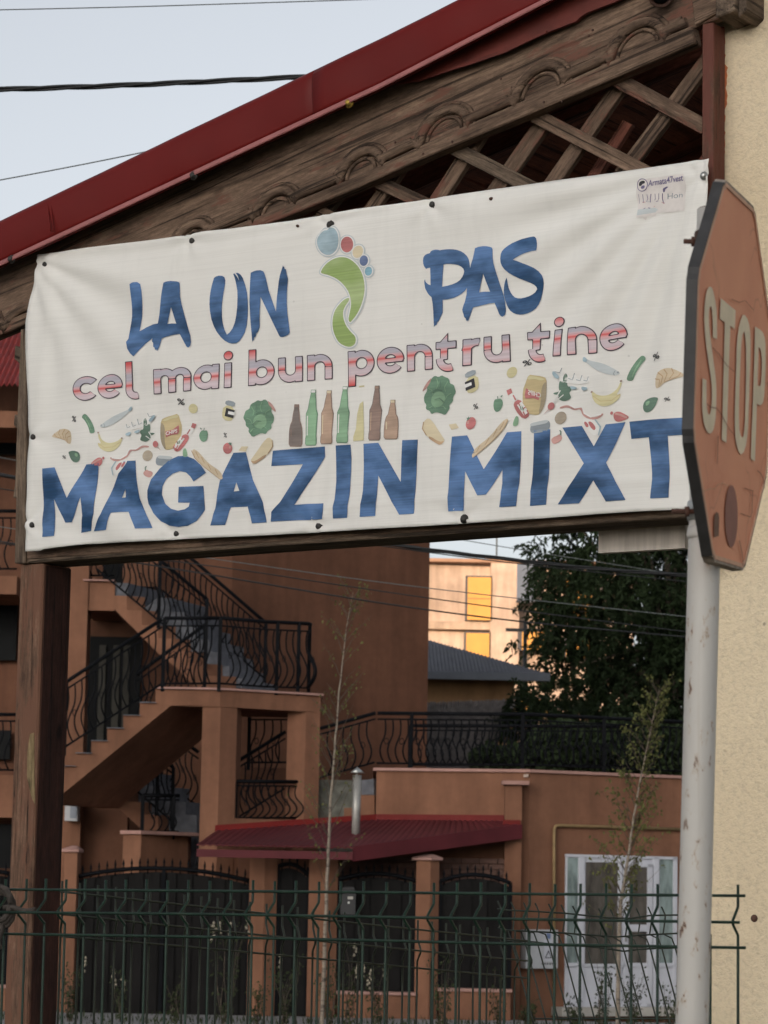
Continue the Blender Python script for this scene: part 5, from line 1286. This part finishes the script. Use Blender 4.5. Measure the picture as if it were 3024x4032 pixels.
# glazed white door in the terrace wall
def onD(x, y, o=0.0):
    nD = V((dB.y, -dB.x, 0)); return onp(x, y, V((cA.x, cA.y, 0)) + nD * o, nD)
ND = V((dB.y, -dB.x, 0))
def dquad(name, mat, x0, x1, y0, y1, o, th, parent):
    f = [onD(x0, y0, o), onD(x1, y0 + (x1 - x0) * .010, o), onD(x1, y1, o), onD(x0, y1, o)]
    f[3] = V((f[0].x, f[0].y, f[3].z)); f[2] = V((f[1].x, f[1].y, f[3].z)); f[1].z = f[0].z
    mb = MB(); mb.prism(f, [q - ND * th for q in f]); return mb.build(name, mat, parent)
def bx(x, y): return (1512 + x * .9114, 3000 + y * .9114)
def dq(name, mat, x0, x1, y0, y1, o, th, parent):
    (a, c), (b, d) = bx(x0, y0), bx(x1, y1); return dquad(name, mat, a, b, c, d, o, th, parent)
def mk_glass(name, c, r=.07):
    t = NT(name); v = t.coord('World', (3, 3, 1)); return t.done(t.ramp(t.noise(v, 3, 4), [(.35, mul3(c, .6)), (.65, mul3(c, 1.3))]), r, None, 0, .6)
GL_G = mk_glass('greenish_pane', (.20, .25, .245)); GL_D = mk_glass('curtained_pane', (.09, .08, .07), .12)
door = dq('glazed_door', PVC, 786, 1266, 400, 1062, .02, .06, house)
for (x0, x1, y0, y1, mt) in [(794, 840, 414, 868, GL_G), (872, 1012, 432, 872, GL_D), (1062, 1138, 456, 702, GL_D), (1056, 1150, 734, 868, GL_D), (1192, 1250, 416, 868, GL_G)]:
    dq('pane', mt, x0, x1, y0, y1, .024, .006, door)
for (x0, x1, y0, y1) in [(786, 1266, 398, 410), (842, 866, 410, 1060), (1014, 1028, 410, 1060), (1036, 1058, 440, 1060), (1140, 1160, 440, 1060), (1166, 1188, 410, 1060), (1252, 1268, 410, 1060), (786, 1268, 872, 884), (1040, 1160, 706, 730), (1040, 1160, 438, 452), (786, 1266, 1046, 1062)]:
    dq('frame_bar', PVC, x0, x1, y0, y1, .045, .03, door)
for (x0, x1) in [(796, 838), (872, 1010), (1062, 1136), (1192, 1248)]: dq('kick_panel', PVC, x0, x1, 900, 1040, .032, .01, door)
dq('door_handle', m_plain('grey_handle', (.2, .2, .2), .4), 1044, 1050, 750, 776, .065, .02, door)
dq('door_step', CONC, 770, 1290, 1062, 1100, .3, .3, house)
# gas pipe, meter boxes
mb = MB(); gp = [onD(*bx(735, 1000), .05), onD(*bx(735, 290), .05), onD(*bx(742, 277), .05), onD(*bx(760, 275), .05), onD(*bx(1300, 292), .05)]
mb.tube(gp, .022, 8); tag(mb.build('gas_pipe', GAS, None), 'yellowish gas pipe running up and along the wall above the white glazed door', 'pipe')
mbx = dq('meter_box', METER, 614, 752, 724, 892, .18, .17, None)
tag(mbx, 'light grey electricity meter box on the orange wall left of the white glazed door', 'meter box')
dq('warning_label', PVC, 692, 730, 768, 862, .185, .005, mbx)
tri = [onD(*bx(x, y), .188) for x, y in ((711, 812), (727, 848), (695, 848))]; mb = MB(); mb.prism(tri, [q - ND * .002 for q in tri]); mb.build('warning_triangle', INK, mbx)
tri = [onD(*bx(x, y), .190) for x, y in ((711, 822), (721, 844), (701, 844))]; mb = MB(); mb.prism(tri, [q - ND * .001 for q in tri]); mb.build('triangle_field', PVC, mbx)
dq('blue_emblem', I_NAVY, 703, 720, 740, 764, .185, .005, mbx)
for k in range(6): dq('vent_hole', INK, 682 + k * 11, 688 + k * 11, 868, 876, .185, .005, mbx)
b_ = fbox('meter_box', METER, 255, 306, 3158, 3232, 39.95, .30, house); b_.parent = None; b_.matrix_world = Matrix.Identity(4)
tag(b_, 'small off white meter box on the brown wall under the outside stairs', 'meter box')
fbox('meter_window', m_plain('grey_meter_glass', (.20, .22, .26), .3), 276, 302, 3170, 3222, 39.93, .015, b_)

# ------------------------------------------------------------------ street front: gate columns, gates, low walls
FY = 36.9
def column(px0, px1, ytop, split, label, Y=FY):
    x0, x1 = X_(px0, 3650, Y), X_(px1, 3650, Y); xs_ = x0 + (x1 - x0) * split; zc = at(px0, ytop + 26, Y).z
    o = thing('gate_column', ((x0 + x1) / 2, Y + .15, GZ), label, 'column', 'columns of the street gates')
    mb = MB(); ft_ = [(xs_, Y), (x0, Y + .05), (x0 + .08, Y + .34), (x1, Y + .36), (x1, Y + .10)]
    mb.fp(ft_, GZ, zc); mb.build('shaft', ORANGE, o, None, .004)
    mb = MB(); c_ = V((sum(q[0] for q in ft_) / 5, sum(q[1] for q in ft_) / 5, 0))
    e = [(c_.x + (a - c_.x) * 1.35, c_.y + (b - c_.y) * 1.35) for a, b in ft_]
    mb.fp(e, zc + .001, zc + .035); mb.build('cap', CAP, o)
    mb = MB(); mb.prism([V((a, b, zc + .036)) for a, b in e], [V((c_.x + (a - c_.x) * .25, c_.y + (b - c_.y) * .25, zc + .085)) for a, b in e]); mb.build('cap_top', CAP, o)
column(243, 300, 3328, .92, 'leftmost gate column, partly hidden by the wooden post')
column(977, 1086, 3342, .55, 'gate column between the wide double gate and the narrow gate')
column(1212, 1326, 3352, .6, 'gate column behind the birch trunk')
column(1635, 1727, 3360, .62, 'gate column below the right end of the red lean-to roof')
SP = MB(); SP.lathe(V((0, 0, 0)), [(.008, -.10), (.008, 0), (.020, .004), (.008, .014), (.017, .045), (.001, .115)], 6); SPM = SP.mesh('spear', BLACK_IRON)
def gate(px0, px1, ye0, ym, ye1, ybot, label, Y, cat='gate', wall=False, n=None):
    x0, x1 = X_(px0, 3650, Y), X_(px1, 3650, Y); za, zm, zb = at(px0, ye0, Y).z, at((px0 + px1) / 2, ym, Y).z, at(px1, ye1, Y).z; z0 = max(at(px0, ybot, Y).z, GZ + .05)
    o = thing('iron_gate' if cat == 'gate' else 'iron_fence', ((x0 + x1) / 2, Y, GZ), label, cat, 'black sheet metal gates and fence panels')
    W = x1 - x0; n = n or max(4, round(W / .105))
    def top(x):
        t = (x - x0) / W; b = za + (zb - za) * t; return b + (zm - (za + zb) / 2) * (1 - (2 * t - 1) ** 2)
    for i in range(n):
        a = x0 + W * i / n - .003; b = x0 + W * (i + 1) / n + .003; yy = Y + (.0 if i % 2 else .028)
        mb = MB(); f = [V((a, yy, z0)), V((b, yy, z0)), V((b, yy, top(b) - .05)), V((a, yy, top(a) - .05))]
        mb.prism(f, [q + V((0, .004, 0)) for q in f]); mb.build('board', GATE, o)
        s_ = x0 + W * (i + .5) / n
        inst('spear', SPM, o, Matrix.Translation((s_, Y + .01, top(s_) + .03)))
    mb = MB(); mb.tube([V((x0 + W * k / 20, Y - .01, top(x0 + W * k / 20))) for k in range(21)], .028, 6)
    for z in (z0 + .03, z0 + (za - z0) * .32, z0 + (za - z0) * .70): mb.box(V((x0 + W / 2, Y + .045, z)), W, .03, .05)
    for x in (x0, x1): mb.box(V((x, Y + .02, (z0 + za) / 2)), .05, .05, za - z0)
    if cat == 'gate' and W > 1.5: mb.box(V((x0 + W / 2, Y - .01, (z0 + zm) / 2)), .05, .03, zm - z0)
    mb.build('frame', BLACK_IRON, o)
gate(302, 976, 3450, 3419, 3468, 3996, 'wide black double gate with arched top and spear finials', FY + .12)
gate(1090, 1210, 3412, 3405, 3446, 3996, 'narrow black gate between the second and third column', FY + .12)
gate(1330, 1638, 3462, 3440, 3470, 3900, 'black fence panel with a mailbox between the third and fourth column', FY + .12, 'fence')
gate(1730, 2008, 3470, 3444, 3478, 3888, 'black fence panel beside the corner of the orange wall', FY + .12, 'fence')
gate(-320, 30, 3440, 3420, 3440, 3870, 'black fence panel at the far left behind the wooden post', FY + .12, 'fence')
def lowwall(px0, px1, ytop, label, Y):
    x0, x1 = X_(px0, 3950, Y), X_(px1, 3950, Y); z = at(px0, ytop, Y).z
    o = thing('low_wall', ((x0 + x1) / 2, Y, GZ), label, 'wall', 'low walls under the black fence panels')
    mb = MB(); mb.fp([(x0, Y), (x1, Y), (x1, Y + .22), (x0, Y + .22)], GZ, z - .04); mb.build('wall_body', ORANGE, o)
    mb = MB(); mb.fp([(x0 - .02, Y - .04), (x1 + .02, Y - .04), (x1 + .02, Y + .26), (x0 - .02, Y + .26)], z - .039, z); mb.build('coping', CAP, o)
lowwall(1328, 1634, 3902, 'low orange wall below the fence panel with the mailbox', FY + .02)
lowwall(1729, 2010, 3890, 'low orange wall next to the corner of the terrace wall', FY + .02)
lowwall(-320, 60, 3872, 'low orange wall at the far left behind the wooden post', FY + .02)
o = fbox('mailbox', m_plain('dark_mailbox', (.012, .013, .015), .45, .2, 8), 1341, 1400, 3506, 3602, FY - .06, .14, house); o.parent = None; o.matrix_world = Matrix.Identity(4)
tag(o, 'dark metal mailbox with a pale name plate on the black fence panel', 'mailbox')
f = [at(x, y, FY - .06) for x, y in ((1341, 3505), (1352, 3493), (1390, 3493), (1400, 3505))]; mb = MB(); mb.prism(f, [q + V((0, .14, 0)) for q in f]); mb.build('rounded_top', bpy.data.materials['dark_mailbox'], o)
fbox('name_plate', CONC, 1369, 1390, 3530, 3541, FY - .065, .01, o); fbox('lock', STEEL, 1370, 1376, 3550, 3558, FY - .065, .01, o)

# ------------------------------------------------------------------ houses beyond
gh = thing('tiled_house', (at(1850, 2700, 56).x, 57, 0), 'low house with a grey tiled hip roof behind the terrace', 'house')
za = at(1700, 2655, 56).z
f0, f1_ = at(1600, 2652, 56), at(2010, 2688, 56)
ex0, ex1 = f0.x - 3, at(2025, 2700, 56).x
mb = MB(); mb.fp([(ex0, 56), (ex1, 56), (ex1, 62), (ex0, 62)], GZ, za - .02); mb.build('wall', m_stucco('ochre_house_render', (.26, .15, .075), .9, .15, 8), gh)
# hip roof of courses of tiles
e0, e1 = at(1400, 2638, 55.4), at(2165, 2690, 55.4); rdg = at(1690, 2532, 58.6); apex0 = V((e0.x, rdg.y, rdg.z + (rdg.x - e0.x) * .28))
z_e = at(1700, 2654, 55.4).z; e0.z = z_e; e1.z = z_e
mb = MB(); NC, NR_ = 52, 16; vs = []
rtop = V((at(1500, 2470, 59.2).x, 59.2, at(1500, 2470, 59.2).z))
for i in range(NC * 3 + 1):
    u = i / (NC * 3); b = e0.lerp(e1, u)
    # top follows the falling hip line towards the right eave corner
    t = V((e0.x, 60.5, at(1400, 2445, 60.5).z)).lerp(e1 + V((-.05, .15, .02)), u)
    for j in range(NR_ * 2 + 1):
        v_ = j / (NR_ * 2); q = b.lerp(t, v_); vs.append(q + ZZ * (.022 * (1 + math.cos(2 * math.pi * i / 3)) * (1 - .3 * u) + .03 * (1 if j % 2 else 0)))
n_ = NR_ * 2 + 1
mb.add(vs, [[i * n_ + j, (i + 1) * n_ + j, (i + 1) * n_ + j + 1, i * n_ + j + 1] for i in range(NC * 3) for j in range(NR_ * 2)])
rf = mb.build('roof', TILE_GREY, gh)
strip('gutter', [e0 + V((0, -.06, -.10)), e1 + V((0, -.06, -.10))], .15, .2, m_plain('blue_grey_gutter', (.06, .07, .09), .5), rf)
oh = thing('old_tiled_shed', (at(1850, 2900, 50).x, 50, 0), 'low shed with an old dark tiled roof just behind the terrace railing', 'shed')
s0, s1 = at(1640, 3060, 48.5), at(1900, 3050, 48.5); t0, t1 = at(1640, 2772, 51.5), at(2040, 2762, 51.5)
mb = MB(); N = 40; vs = []; rr = random.Random(4)
for i in range(N * 2 + 1):
    for j in range(21):
        q = s0.lerp(s1, i / (N * 2)).lerp(t0.lerp(t1, i / (N * 2)), j / 20)
        vs.append(q + ZZ * (.05 * (i % 2) + .05 * (j % 2) + rr.uniform(-.015, .015)))
mb.add(vs, [[i * 21 + j, (i + 1) * 21 + j, (i + 1) * 21 + j + 1, i * 21 + j + 1] for i in range(N * 2) for j in range(20)])
mb.build('roof', TILE_OLD, oh)
mb = MB(); mb.fp([(s0.x, 48.9), (s1.x, 48.9), (t1.x - .3, 52), (t0.x, 52)], GZ, s0.z - .05); mb.build('wall', ORANGE_SHADE, oh)
# sunlit apartment block
AY = 100
apt = thing('apartment_block', (at(2000, 2600, AY).x, AY + 6, 0), 'peach apartment block catching the last sun behind the dark tree', 'building')
ax0, ax1 = at(1300, 2500, AY).x, at(2500, 2500, AY).x; zt = at(1800, 2206, AY).z
mb = MB(); mb.fp([(ax0, AY), (ax1, AY + .6), (ax1, AY + 14), (ax0, AY + 14)], GZ, zt); mb.build('wall', PINKBLD, apt)
def abox(name, mat, x0, x1, y0, y1, o, th, parent=apt):
    Y = AY + o; a, b = at(x0, y0, Y), at(x1, y1, Y); mb = MB(); mb.fp([(a.x, Y), (b.x, Y), (b.x, Y + th), (a.x, Y + th)], b.z, a.z); return mb.build(name, mat, parent)
abox('corner_bay', PINKBLD, 1934, 2034, 2198, 3300, -.35, .9)
abox('parapet', m_plain('roof_edge_tile', (.30, .17, .11), .8, .2, 3), 1300, 2500, 2203, 2212, -.4, .6)
abox('floor_band', m_stucco('stained_concrete_band', (.44, .32, .24), .95, .1, 4, .45), 1300, 1934, 2438, 2480, -.22, .4)
DARKR = m_plain('dark_reveal', (.06, .055, .06), .7)
GLOW_PANE = m_plain('painted_sunset_pane', (.50, .235, .04), .4, .22, .8, 0, 30, 0, .4)  # sunset reflection in the window glass, painted as a yellow pane colour
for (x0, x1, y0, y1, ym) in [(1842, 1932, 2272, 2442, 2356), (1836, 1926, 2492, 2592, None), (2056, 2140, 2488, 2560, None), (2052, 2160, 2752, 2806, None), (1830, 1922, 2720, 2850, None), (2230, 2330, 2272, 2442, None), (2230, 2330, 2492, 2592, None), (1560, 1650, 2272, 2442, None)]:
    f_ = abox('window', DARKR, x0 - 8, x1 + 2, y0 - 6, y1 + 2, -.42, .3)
    abox('pane', GLOW_PANE, x0, x1, y0, y1, -.44, .05, f_)
    if ym: abox('glazing_bar', m_plain('brown_bar', (.25, .12, .05), .6), x0, x1, ym - 2, ym + 3, -.46, .04, f_)
abox('dark_window', m_plain('grey_blue_glass', (.10, .115, .15), .3, .2, 2), 2036, 2105, 2220, 2370, -.38, .3)
abox('window_sill', DARKR, 2032, 2110, 2366, 2374, -.5, .3)
abox('dark_reveal', DARKR, 2038, 2048, 2488, 2556, -.38, .3)
q = at(1955, 2204, AY + 3); mb = MB(); mb.tube([q, q + ZZ * 3.2], .03, 6); mb.build('antenna_mast', CABLE_G, apt)
# unseen block added behind the camera to keep the low sun off the street
sh_ = thing('added_shade_block', (-44, -66, 0), 'plain unseen block of flats added behind the camera to shade the street', 'building')
mb = MB(); mb.fp([(-64, -62), (-25, -62), (-25, -74), (-64, -74)], GZ, 22.5); mb.build('wall', m_stucco('pale_block_render', (.50, .45, .38), .9, .1, 6), sh_)

# ------------------------------------------------------------------ poles and cables
pq = at(2055, 3000, 70)
up_ = thing('utility_pole', (pq.x, pq.y, GZ), 'thin grey utility pole beside the tree in front of the apartment block', 'pole')
mb = MB(); mb.tube([V((pq.x, pq.y, GZ)), V((pq.x + .05, pq.y, at(2058, 2440, 70).z))], .07, 8, taper=.05); mb.build('shaft', CABLE, up_)
mb = MB(); zt = at(2058, 2450, 70).z; mb.box((pq.x + .05, pq.y, zt - .2), 1.0, .08, .08); mb.build('cross_arm', CABLE, up_)
def cable(pts, Y, r, label, mat=CABLE, twist=False, Y2=None):
    P = []; 
    pts = [(pts[0][0] - 1800, pts[0][1] - 1800 * (pts[1][1] - pts[0][1]) / (pts[1][0] - pts[0][0]))] + list(pts) + [(pts[-1][0] + 1800, pts[-1][1] + 1800 * (pts[-1][1] - pts[-2][1]) / (pts[-1][0] - pts[-2][0]))]
    for k in range(41):
        t = k / 40; x = pts[0][0] + (pts[-1][0] - pts[0][0]) * t
        yy = lerp_poly(pts, x); P.append(at(x, yy, Y + ((Y2 or Y) - Y) * t))
    # smooth
    for _ in range(3): P = [P[0]] + [(P[i - 1] + P[i] * 2 + P[i + 1]) / 4 for i in range(1, 40)] + [P[-1]]
    mb = MB()
    if twist:
        Q = []
        for i in range(40):
            for s_ in range(5): Q.append(P[i].lerp(P[i + 1], s_ / 5))
        for ph in (0, 2.1, 4.2): mb.tube([q + ZZ * (r * 1.05 * math.cos(i * .27 + ph)) + V((0, r * 1.05 * math.sin(i * .27 + ph), 0)) for i, q in enumerate(Q)], r, 6)
    else: mb.tube(P, r, 6)
    tag(mb.build('cable', mat, None), label, 'cable', 'overhead cables')
cable([(-60, 40), (500, 28), (1000, 12), (1500, -4), (1900, -20)], 15, .0032, 'thin topmost cable crossing the sky near the upper edge', CABLE_G)
cable([(-60, 354), (300, 344), (700, 327), (1210, 302), (1900, 270)], 15, .0085, 'thick twisted black cable crossing the sky above the red verge', CABLE, True)
cable([(-60, 720), (300, 654), (590, 594), (1200, 470)], 15, .0035, 'thin cable low in the sky running behind the red verge', CABLE_G)
cable([(500, 2150), (770, 2191), (1512, 2296), (2022, 2355), (2720, 2430)], 24, .0042, 'uppermost of the three thin cables in front of the orange house', CABLE_G)
cable([(500, 2190), (800, 2220), (1512, 2331), (2022, 2401), (2720, 2490)], 24, .0050, 'middle one of the three thin cables in front of the orange house', CABLE)
cable([(500, 2210), (756, 2250), (1512, 2379), (2022, 2447), (2720, 2510)], 24, .0068, 'lowest and darkest of the three cables in front of the orange house', CABLE)
cable([(1200, 2085), (1512, 2141), (1694, 2169), (1968, 2196), (2268, 2237), (2720, 2266)], 22, .0085, 'thick twisted cable bundle just under the canopy rail', CABLE, True)
cable([(1300, 2120), (1512, 2152), (2022, 2219), (2720, 2292)], 22, .0045, 'thin cable hanging just below the thick twisted bundle', CABLE)
cable([(1700, 2105), (1840, 2130), (2050, 2165), (2720, 2270)], 30, .0045, 'thin cable against the strip of sky beside the tree', CABLE_G)

# ------------------------------------------------------------------ trees, hedge and plants
def leaf_mat(name, c, var=.35, trans=.12):
    t = NT(name); v = t.coord('World'); oi = t.noise(v, 1.6, 3); fine = t.noise(v, 14, 2)
    col = t.ramp(oi, [(.3, mul3(c, 1 - var)), (.7, mul3(c, 1 + var))])
    col = t.mix(.5, col, t.ramp(fine, [(.3, .6), (.7, 1.35)]), 'MULTIPLY')
    t.b.inputs['Transmission Weight'].default_value = 0
    return t.done(col, .7, None, 0, .12)
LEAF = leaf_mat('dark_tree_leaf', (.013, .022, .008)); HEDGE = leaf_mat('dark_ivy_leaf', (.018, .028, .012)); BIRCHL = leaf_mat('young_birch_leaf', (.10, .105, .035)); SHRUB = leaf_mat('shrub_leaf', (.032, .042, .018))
BARK = m_plain('grey_brown_bark', (.075, .06, .045), .95, .4, 12, .5, 40)
def m_birch():
    t = NT('pale_birch_bark'); v = t.coord('World', (3, 3, 16)); n1 = t.noise(v, 2.2, 5, .6)
    return t.done(t.ramp(n1, [(.33, (.05, .038, .03)), (.45, (.22, .18, .14)), (.7, (.28, .235, .18))]), .8)
BIRCH = m_birch()
class Leaves:
    def __init__(s): s.v = []; s.f = []
    def leaf(s, p, d, l, w_, rng, droop=.3):
        d = d.normalized(); up = V((rng.uniform(-1, 1), rng.uniform(-1, 1), rng.uniform(-.2, 1))); sd_ = d.cross(up)
        if sd_.length < 1e-4: return
        sd_.normalize(); b = len(s.v); e = p + d * l - ZZ * (l * droop); m_ = p + d * (l * .5) + sd_.cross(d) * l * .06
        s.v += [p[:], (m_ + sd_ * w_ / 2)[:], e[:], (m_ - sd_ * w_ / 2)[:]]; s.f.append((b, b + 1, b + 2, b + 3))
    def build(s, name, mat, parent):
        me = bpy.data.meshes.new(name); me.from_pydata(s.v, [], s.f); me.update(); me.materials.append(mat)
        o = bpy.data.objects.new(name, me); return link(o, parent)
def rv(r): 
    while 1:
        q = V((r.uniform(-1, 1), r.uniform(-1, 1), r.uniform(-1, 1)))
        if .01 < q.length < 1: return q.normalized()
def tree(label, cat, base, c, rad, ncl, per, lsz, clr, seed, mat, name='leafy_tree', trunk_r=.2, group=None):
    r = random.Random(seed); o = thing(name, base, label, cat, group); c = V(c); base = V(base)
    mb = MB(); mb.tube([base, base.lerp(c, .5) + V((.1, 0, 0)), c], trunk_r, 8, taper=trunk_r * .3); LV = Leaves(); limbs = []
    for k in range(ncl):
        d = rv(r); q = d * (r.random() ** .4); p = c + V((q.x * rad[0], q.y * rad[1], q.z * rad[2]))
        if k % 9 == 0: mb.tube([c - ZZ * rad[2] * .5 * r.random(), (c + p) / 2 - ZZ * .2, p], trunk_r * .22, 5, taper=.012)
        nd = r.randint(2, 4)
        for t in range(nd):                                    # a spray: twig with leaflets on both sides
            a = (d * .6 + rv(r)).normalized(); s0 = p + rv(r) * clr * .5; L_ = clr * r.uniform(.7, 1.3)
            for i in range(per):
                f = i / per; q2 = s0 + a * (L_ * f) - ZZ * (L_ * f * f * .5)
                LV.leaf(q2, (a * .35 + rv(r) * .9 - ZZ * .15), lsz * r.uniform(.7, 1.2), lsz * .38, r)
    mb.build('trunk', BARK, o); LV.build('crown', mat, o); return o
cxt = at(2640, 2400, 60)
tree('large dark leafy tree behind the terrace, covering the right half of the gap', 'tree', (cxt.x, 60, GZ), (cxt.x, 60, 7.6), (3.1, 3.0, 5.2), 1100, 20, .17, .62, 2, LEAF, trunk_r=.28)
c2_ = at(2150, 2250, 61); tree('smaller leafy branchy tree left of the large dark tree', 'tree', (c2_.x + .9, 61, GZ), (c2_.x + .5, 61, 8.2), (.85, 1.0, 1.5), 60, 14, .18, .42, 5, LEAF, trunk_r=.12)
c3_ = at(2230, 2800, 52); tree('low bushy tree in front of the large dark tree, just above the terrace railing', 'tree', (c3_.x + .5, 52, GZ), (c3_.x + 1.0, 52, 4.2), (1.5, 1.1, 1.0), 150, 14, .15, .42, 8, LEAF, trunk_r=.1)
c4_ = at(2060, 2850, 50); tree('small bush at the corner of the old tiled shed', 'bush', (c4_.x, 50, GZ), (c4_.x, 50, c4_.z + .05), (.42, .5, .62), 46, 12, .13, .3, 12, LEAF, name='leafy_bush', trunk_r=.05)
r = random.Random(9); hd = Leaves()
for k in range(9000):
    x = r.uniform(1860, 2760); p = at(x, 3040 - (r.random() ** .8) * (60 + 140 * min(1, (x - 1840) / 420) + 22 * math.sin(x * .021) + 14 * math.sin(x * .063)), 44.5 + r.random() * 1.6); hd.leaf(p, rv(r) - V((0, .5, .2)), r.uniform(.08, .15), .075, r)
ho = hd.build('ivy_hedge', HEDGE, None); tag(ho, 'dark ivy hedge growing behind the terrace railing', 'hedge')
hb = MB(); a, b = at(1900, 3040, 46.2), at(2800, 3040, 46.2); hb.fp([(a.x, 46.2), (b.x, 46.2), (b.x, 46.8), (a.x, 46.8)], GZ, a.z + .45); hb.build('hedge_core', HEDGE, ho)
def sapling(label, trunk, Y, r0, r1, nb, seed, side=1.0, leaf=.035, ym=None, nl=9):
    rr = random.Random(seed); P = [at(x, y, Y) for x, y in trunk]; P[0].z = -.02
    o = thing('birch_sapling', P[0], label, 'sapling', 'young birches by the road'); mb = MB()
    Q = []
    for i in range(len(P) - 1):
        for s_ in range(5): Q.append(P[i].lerp(P[i + 1], s_ / 5) + V((rr.uniform(-.004, .004), 0, 0)))
    Q.append(P[-1]); n = len(Q)
    mb.tube(Q, r0, 8, taper=r1); mb.build('trunk', BIRCH, o)
    mb = MB(); LV = Leaves()
    for k in range(nb):
        i = int(n * (.22 + .76 * rr.random())); i = min(i, n - 2); p = Q[i]; f = i / n
        d = V((rr.choice((-1, 1)) * rr.uniform(.25, .6), rr.uniform(-.4, .4), rr.uniform(.7, 1.2))).normalized(); L_ = rr.uniform(.35, .8) * (1.25 - f * .9)
        B = [p + d * (L_ * t / 6) + V((d.x * .1 * (t / 6) ** 2, 0, -.03 * (t / 6) ** 2)) + rv(rr) * .01 for t in range(7)]
        mb.tube(B, .0045, 4, taper=.0012, cap=False)
        for t in range(nl):
            q = B[rr.randint(2, 6)] + rv(rr) * .035; LV.leaf(q, rv(rr) - ZZ * .3, leaf * rr.uniform(.7, 1.2), leaf * .7, rr)
    mb.build('branches', m_plain('thin_birch_twig', (.085, .062, .045), .9) if 'thin_birch_twig' not in bpy.data.materials else bpy.data.materials['thin_birch_twig'], o); LV.build('leaves', BIRCHL, o)
sapling('slender birch sapling with a pale trunk left of centre', [(1266, 4032), (1280, 3700), (1290, 3400), (1302, 3150), (1318, 2950), (1336, 2720), (1362, 2480), (1390, 2330)], 31, .024, .0015, 70, 3, nl=6)
sapling('leafy birch sapling in front of the white glazed door', [(2432, 4032), (2436, 3780), (2444, 3560), (2470, 3400), (2490, 3250), (2520, 3080), (2560, 2880), (2600, 2700)], 31, .027, .0015, 110, 7, nl=13, leaf=.042)
def shrub(label, px, ybase, h, nst, seed, Y, flowers=0, spread=.25, leaf=.05):
    rr = random.Random(seed); b = at(px, ybase, Y); b.z = -.02; o = thing('shrub', b, label, 'shrub', 'shrubs along the foot of the gates')
    mb = MB(); LV = Leaves(); FLW = MB()
    for k in range(nst):
        d = V((rr.uniform(-1, 1) * spread, rr.uniform(-1, 1) * spread, 1)); hh = h * rr.uniform(.55, 1.05)
        B = [b + V((d.x * hh * t / 6 + .03 * math.sin(t + k), d.y * hh * t / 6, hh * t / 6)) for t in range(7)]
        mb.tube(B, .006, 4, taper=.002, cap=False)
        for t in range(26): LV.leaf(B[rr.randint(1, 6)] + rv(rr) * .05, rv(rr), leaf * rr.uniform(.6, 1.2), leaf * .55, rr)
        if k < flowers:
            for q in range(5): FLW.lathe(B[6] - ZZ * (.035 * q) + rv(rr) * .02, [(.003, 0), (.016, .012), (.012, .03), (.003, .04)], 6)
    mb.build('stems', BARK, o); LV.build('leaves', SHRUB, o)
    if flowers: FLW.build('flowers', m_plain('cream_flower', (.27, .24, .18), .7) if 'cream_flower' not in bpy.data.materials else bpy.data.materials['cream_flower'], o)['kind'] = 'stuff'
SHR = [(275, .8, 9, 1, 'shrub at the foot of the leftmost gate column'), (478, .62, 5, 3, 'small flowering shrub in front of the left half of the wide gate'), (690, .55, 6, 0, 'small low shrub in front of the middle of the wide gate'), (880, 1.25, 8, 5, 'tallest flowering shrub, in front of the right half of the wide gate'), (1010, .55, 7, 0, 'shrub at the foot of the column right of the wide gate'), (1118, .85, 8, 1, 'shrub in front of the narrow gate'), (1300, .9, 8, 0, 'shrub beside the pale birch trunk'), (1372, .95, 6, 3, 'flowering shrub below the mailbox'), (1490, .7, 7, 3, 'flowering shrub in front of the low wall between the columns'), (1740, .85, 8, 0, 'shrub at the foot of the column below the lean-to roof'), (1960, .75, 6, 0, 'shrub near the corner of the terrace wall'), (2080, .35, 9, 0, 'low dense shrub under the meter box'), (2262, .45, 8, 0, 'low shrub at the left corner of the glazed door'), (2370, .85, 9, 0, 'upright shrub left of the right birch trunk'), (2490, .75, 9, 0, 'upright shrub right of the right birch trunk'), (2640, .6, 9, 0, 'shrub next to the sign pole in front of the door')]
for i, (px, h, ns, fl, lb) in enumerate(SHR): shrub(lb, px, 4000, h, ns, 20 + i, 34.5 if px < 2100 else 33.5, fl)
gr = Leaves(); r = random.Random(8)
for k in range(5000):
    p = V((r.uniform(-9, 9), 31.5 + r.random() * 5, -.02))
    if r.random() < .35 or 34.2 < p.y < 35.2: gr.leaf(p, V((r.uniform(-.4, .4), r.uniform(-.4, .4), 1)), r.uniform(.04, .12), .02, r, 0)
g = gr.build('weeds', SHRUB, None); g['kind'] = 'stuff'; g['label'] = 'weeds and grass tufts on the pavement strip'
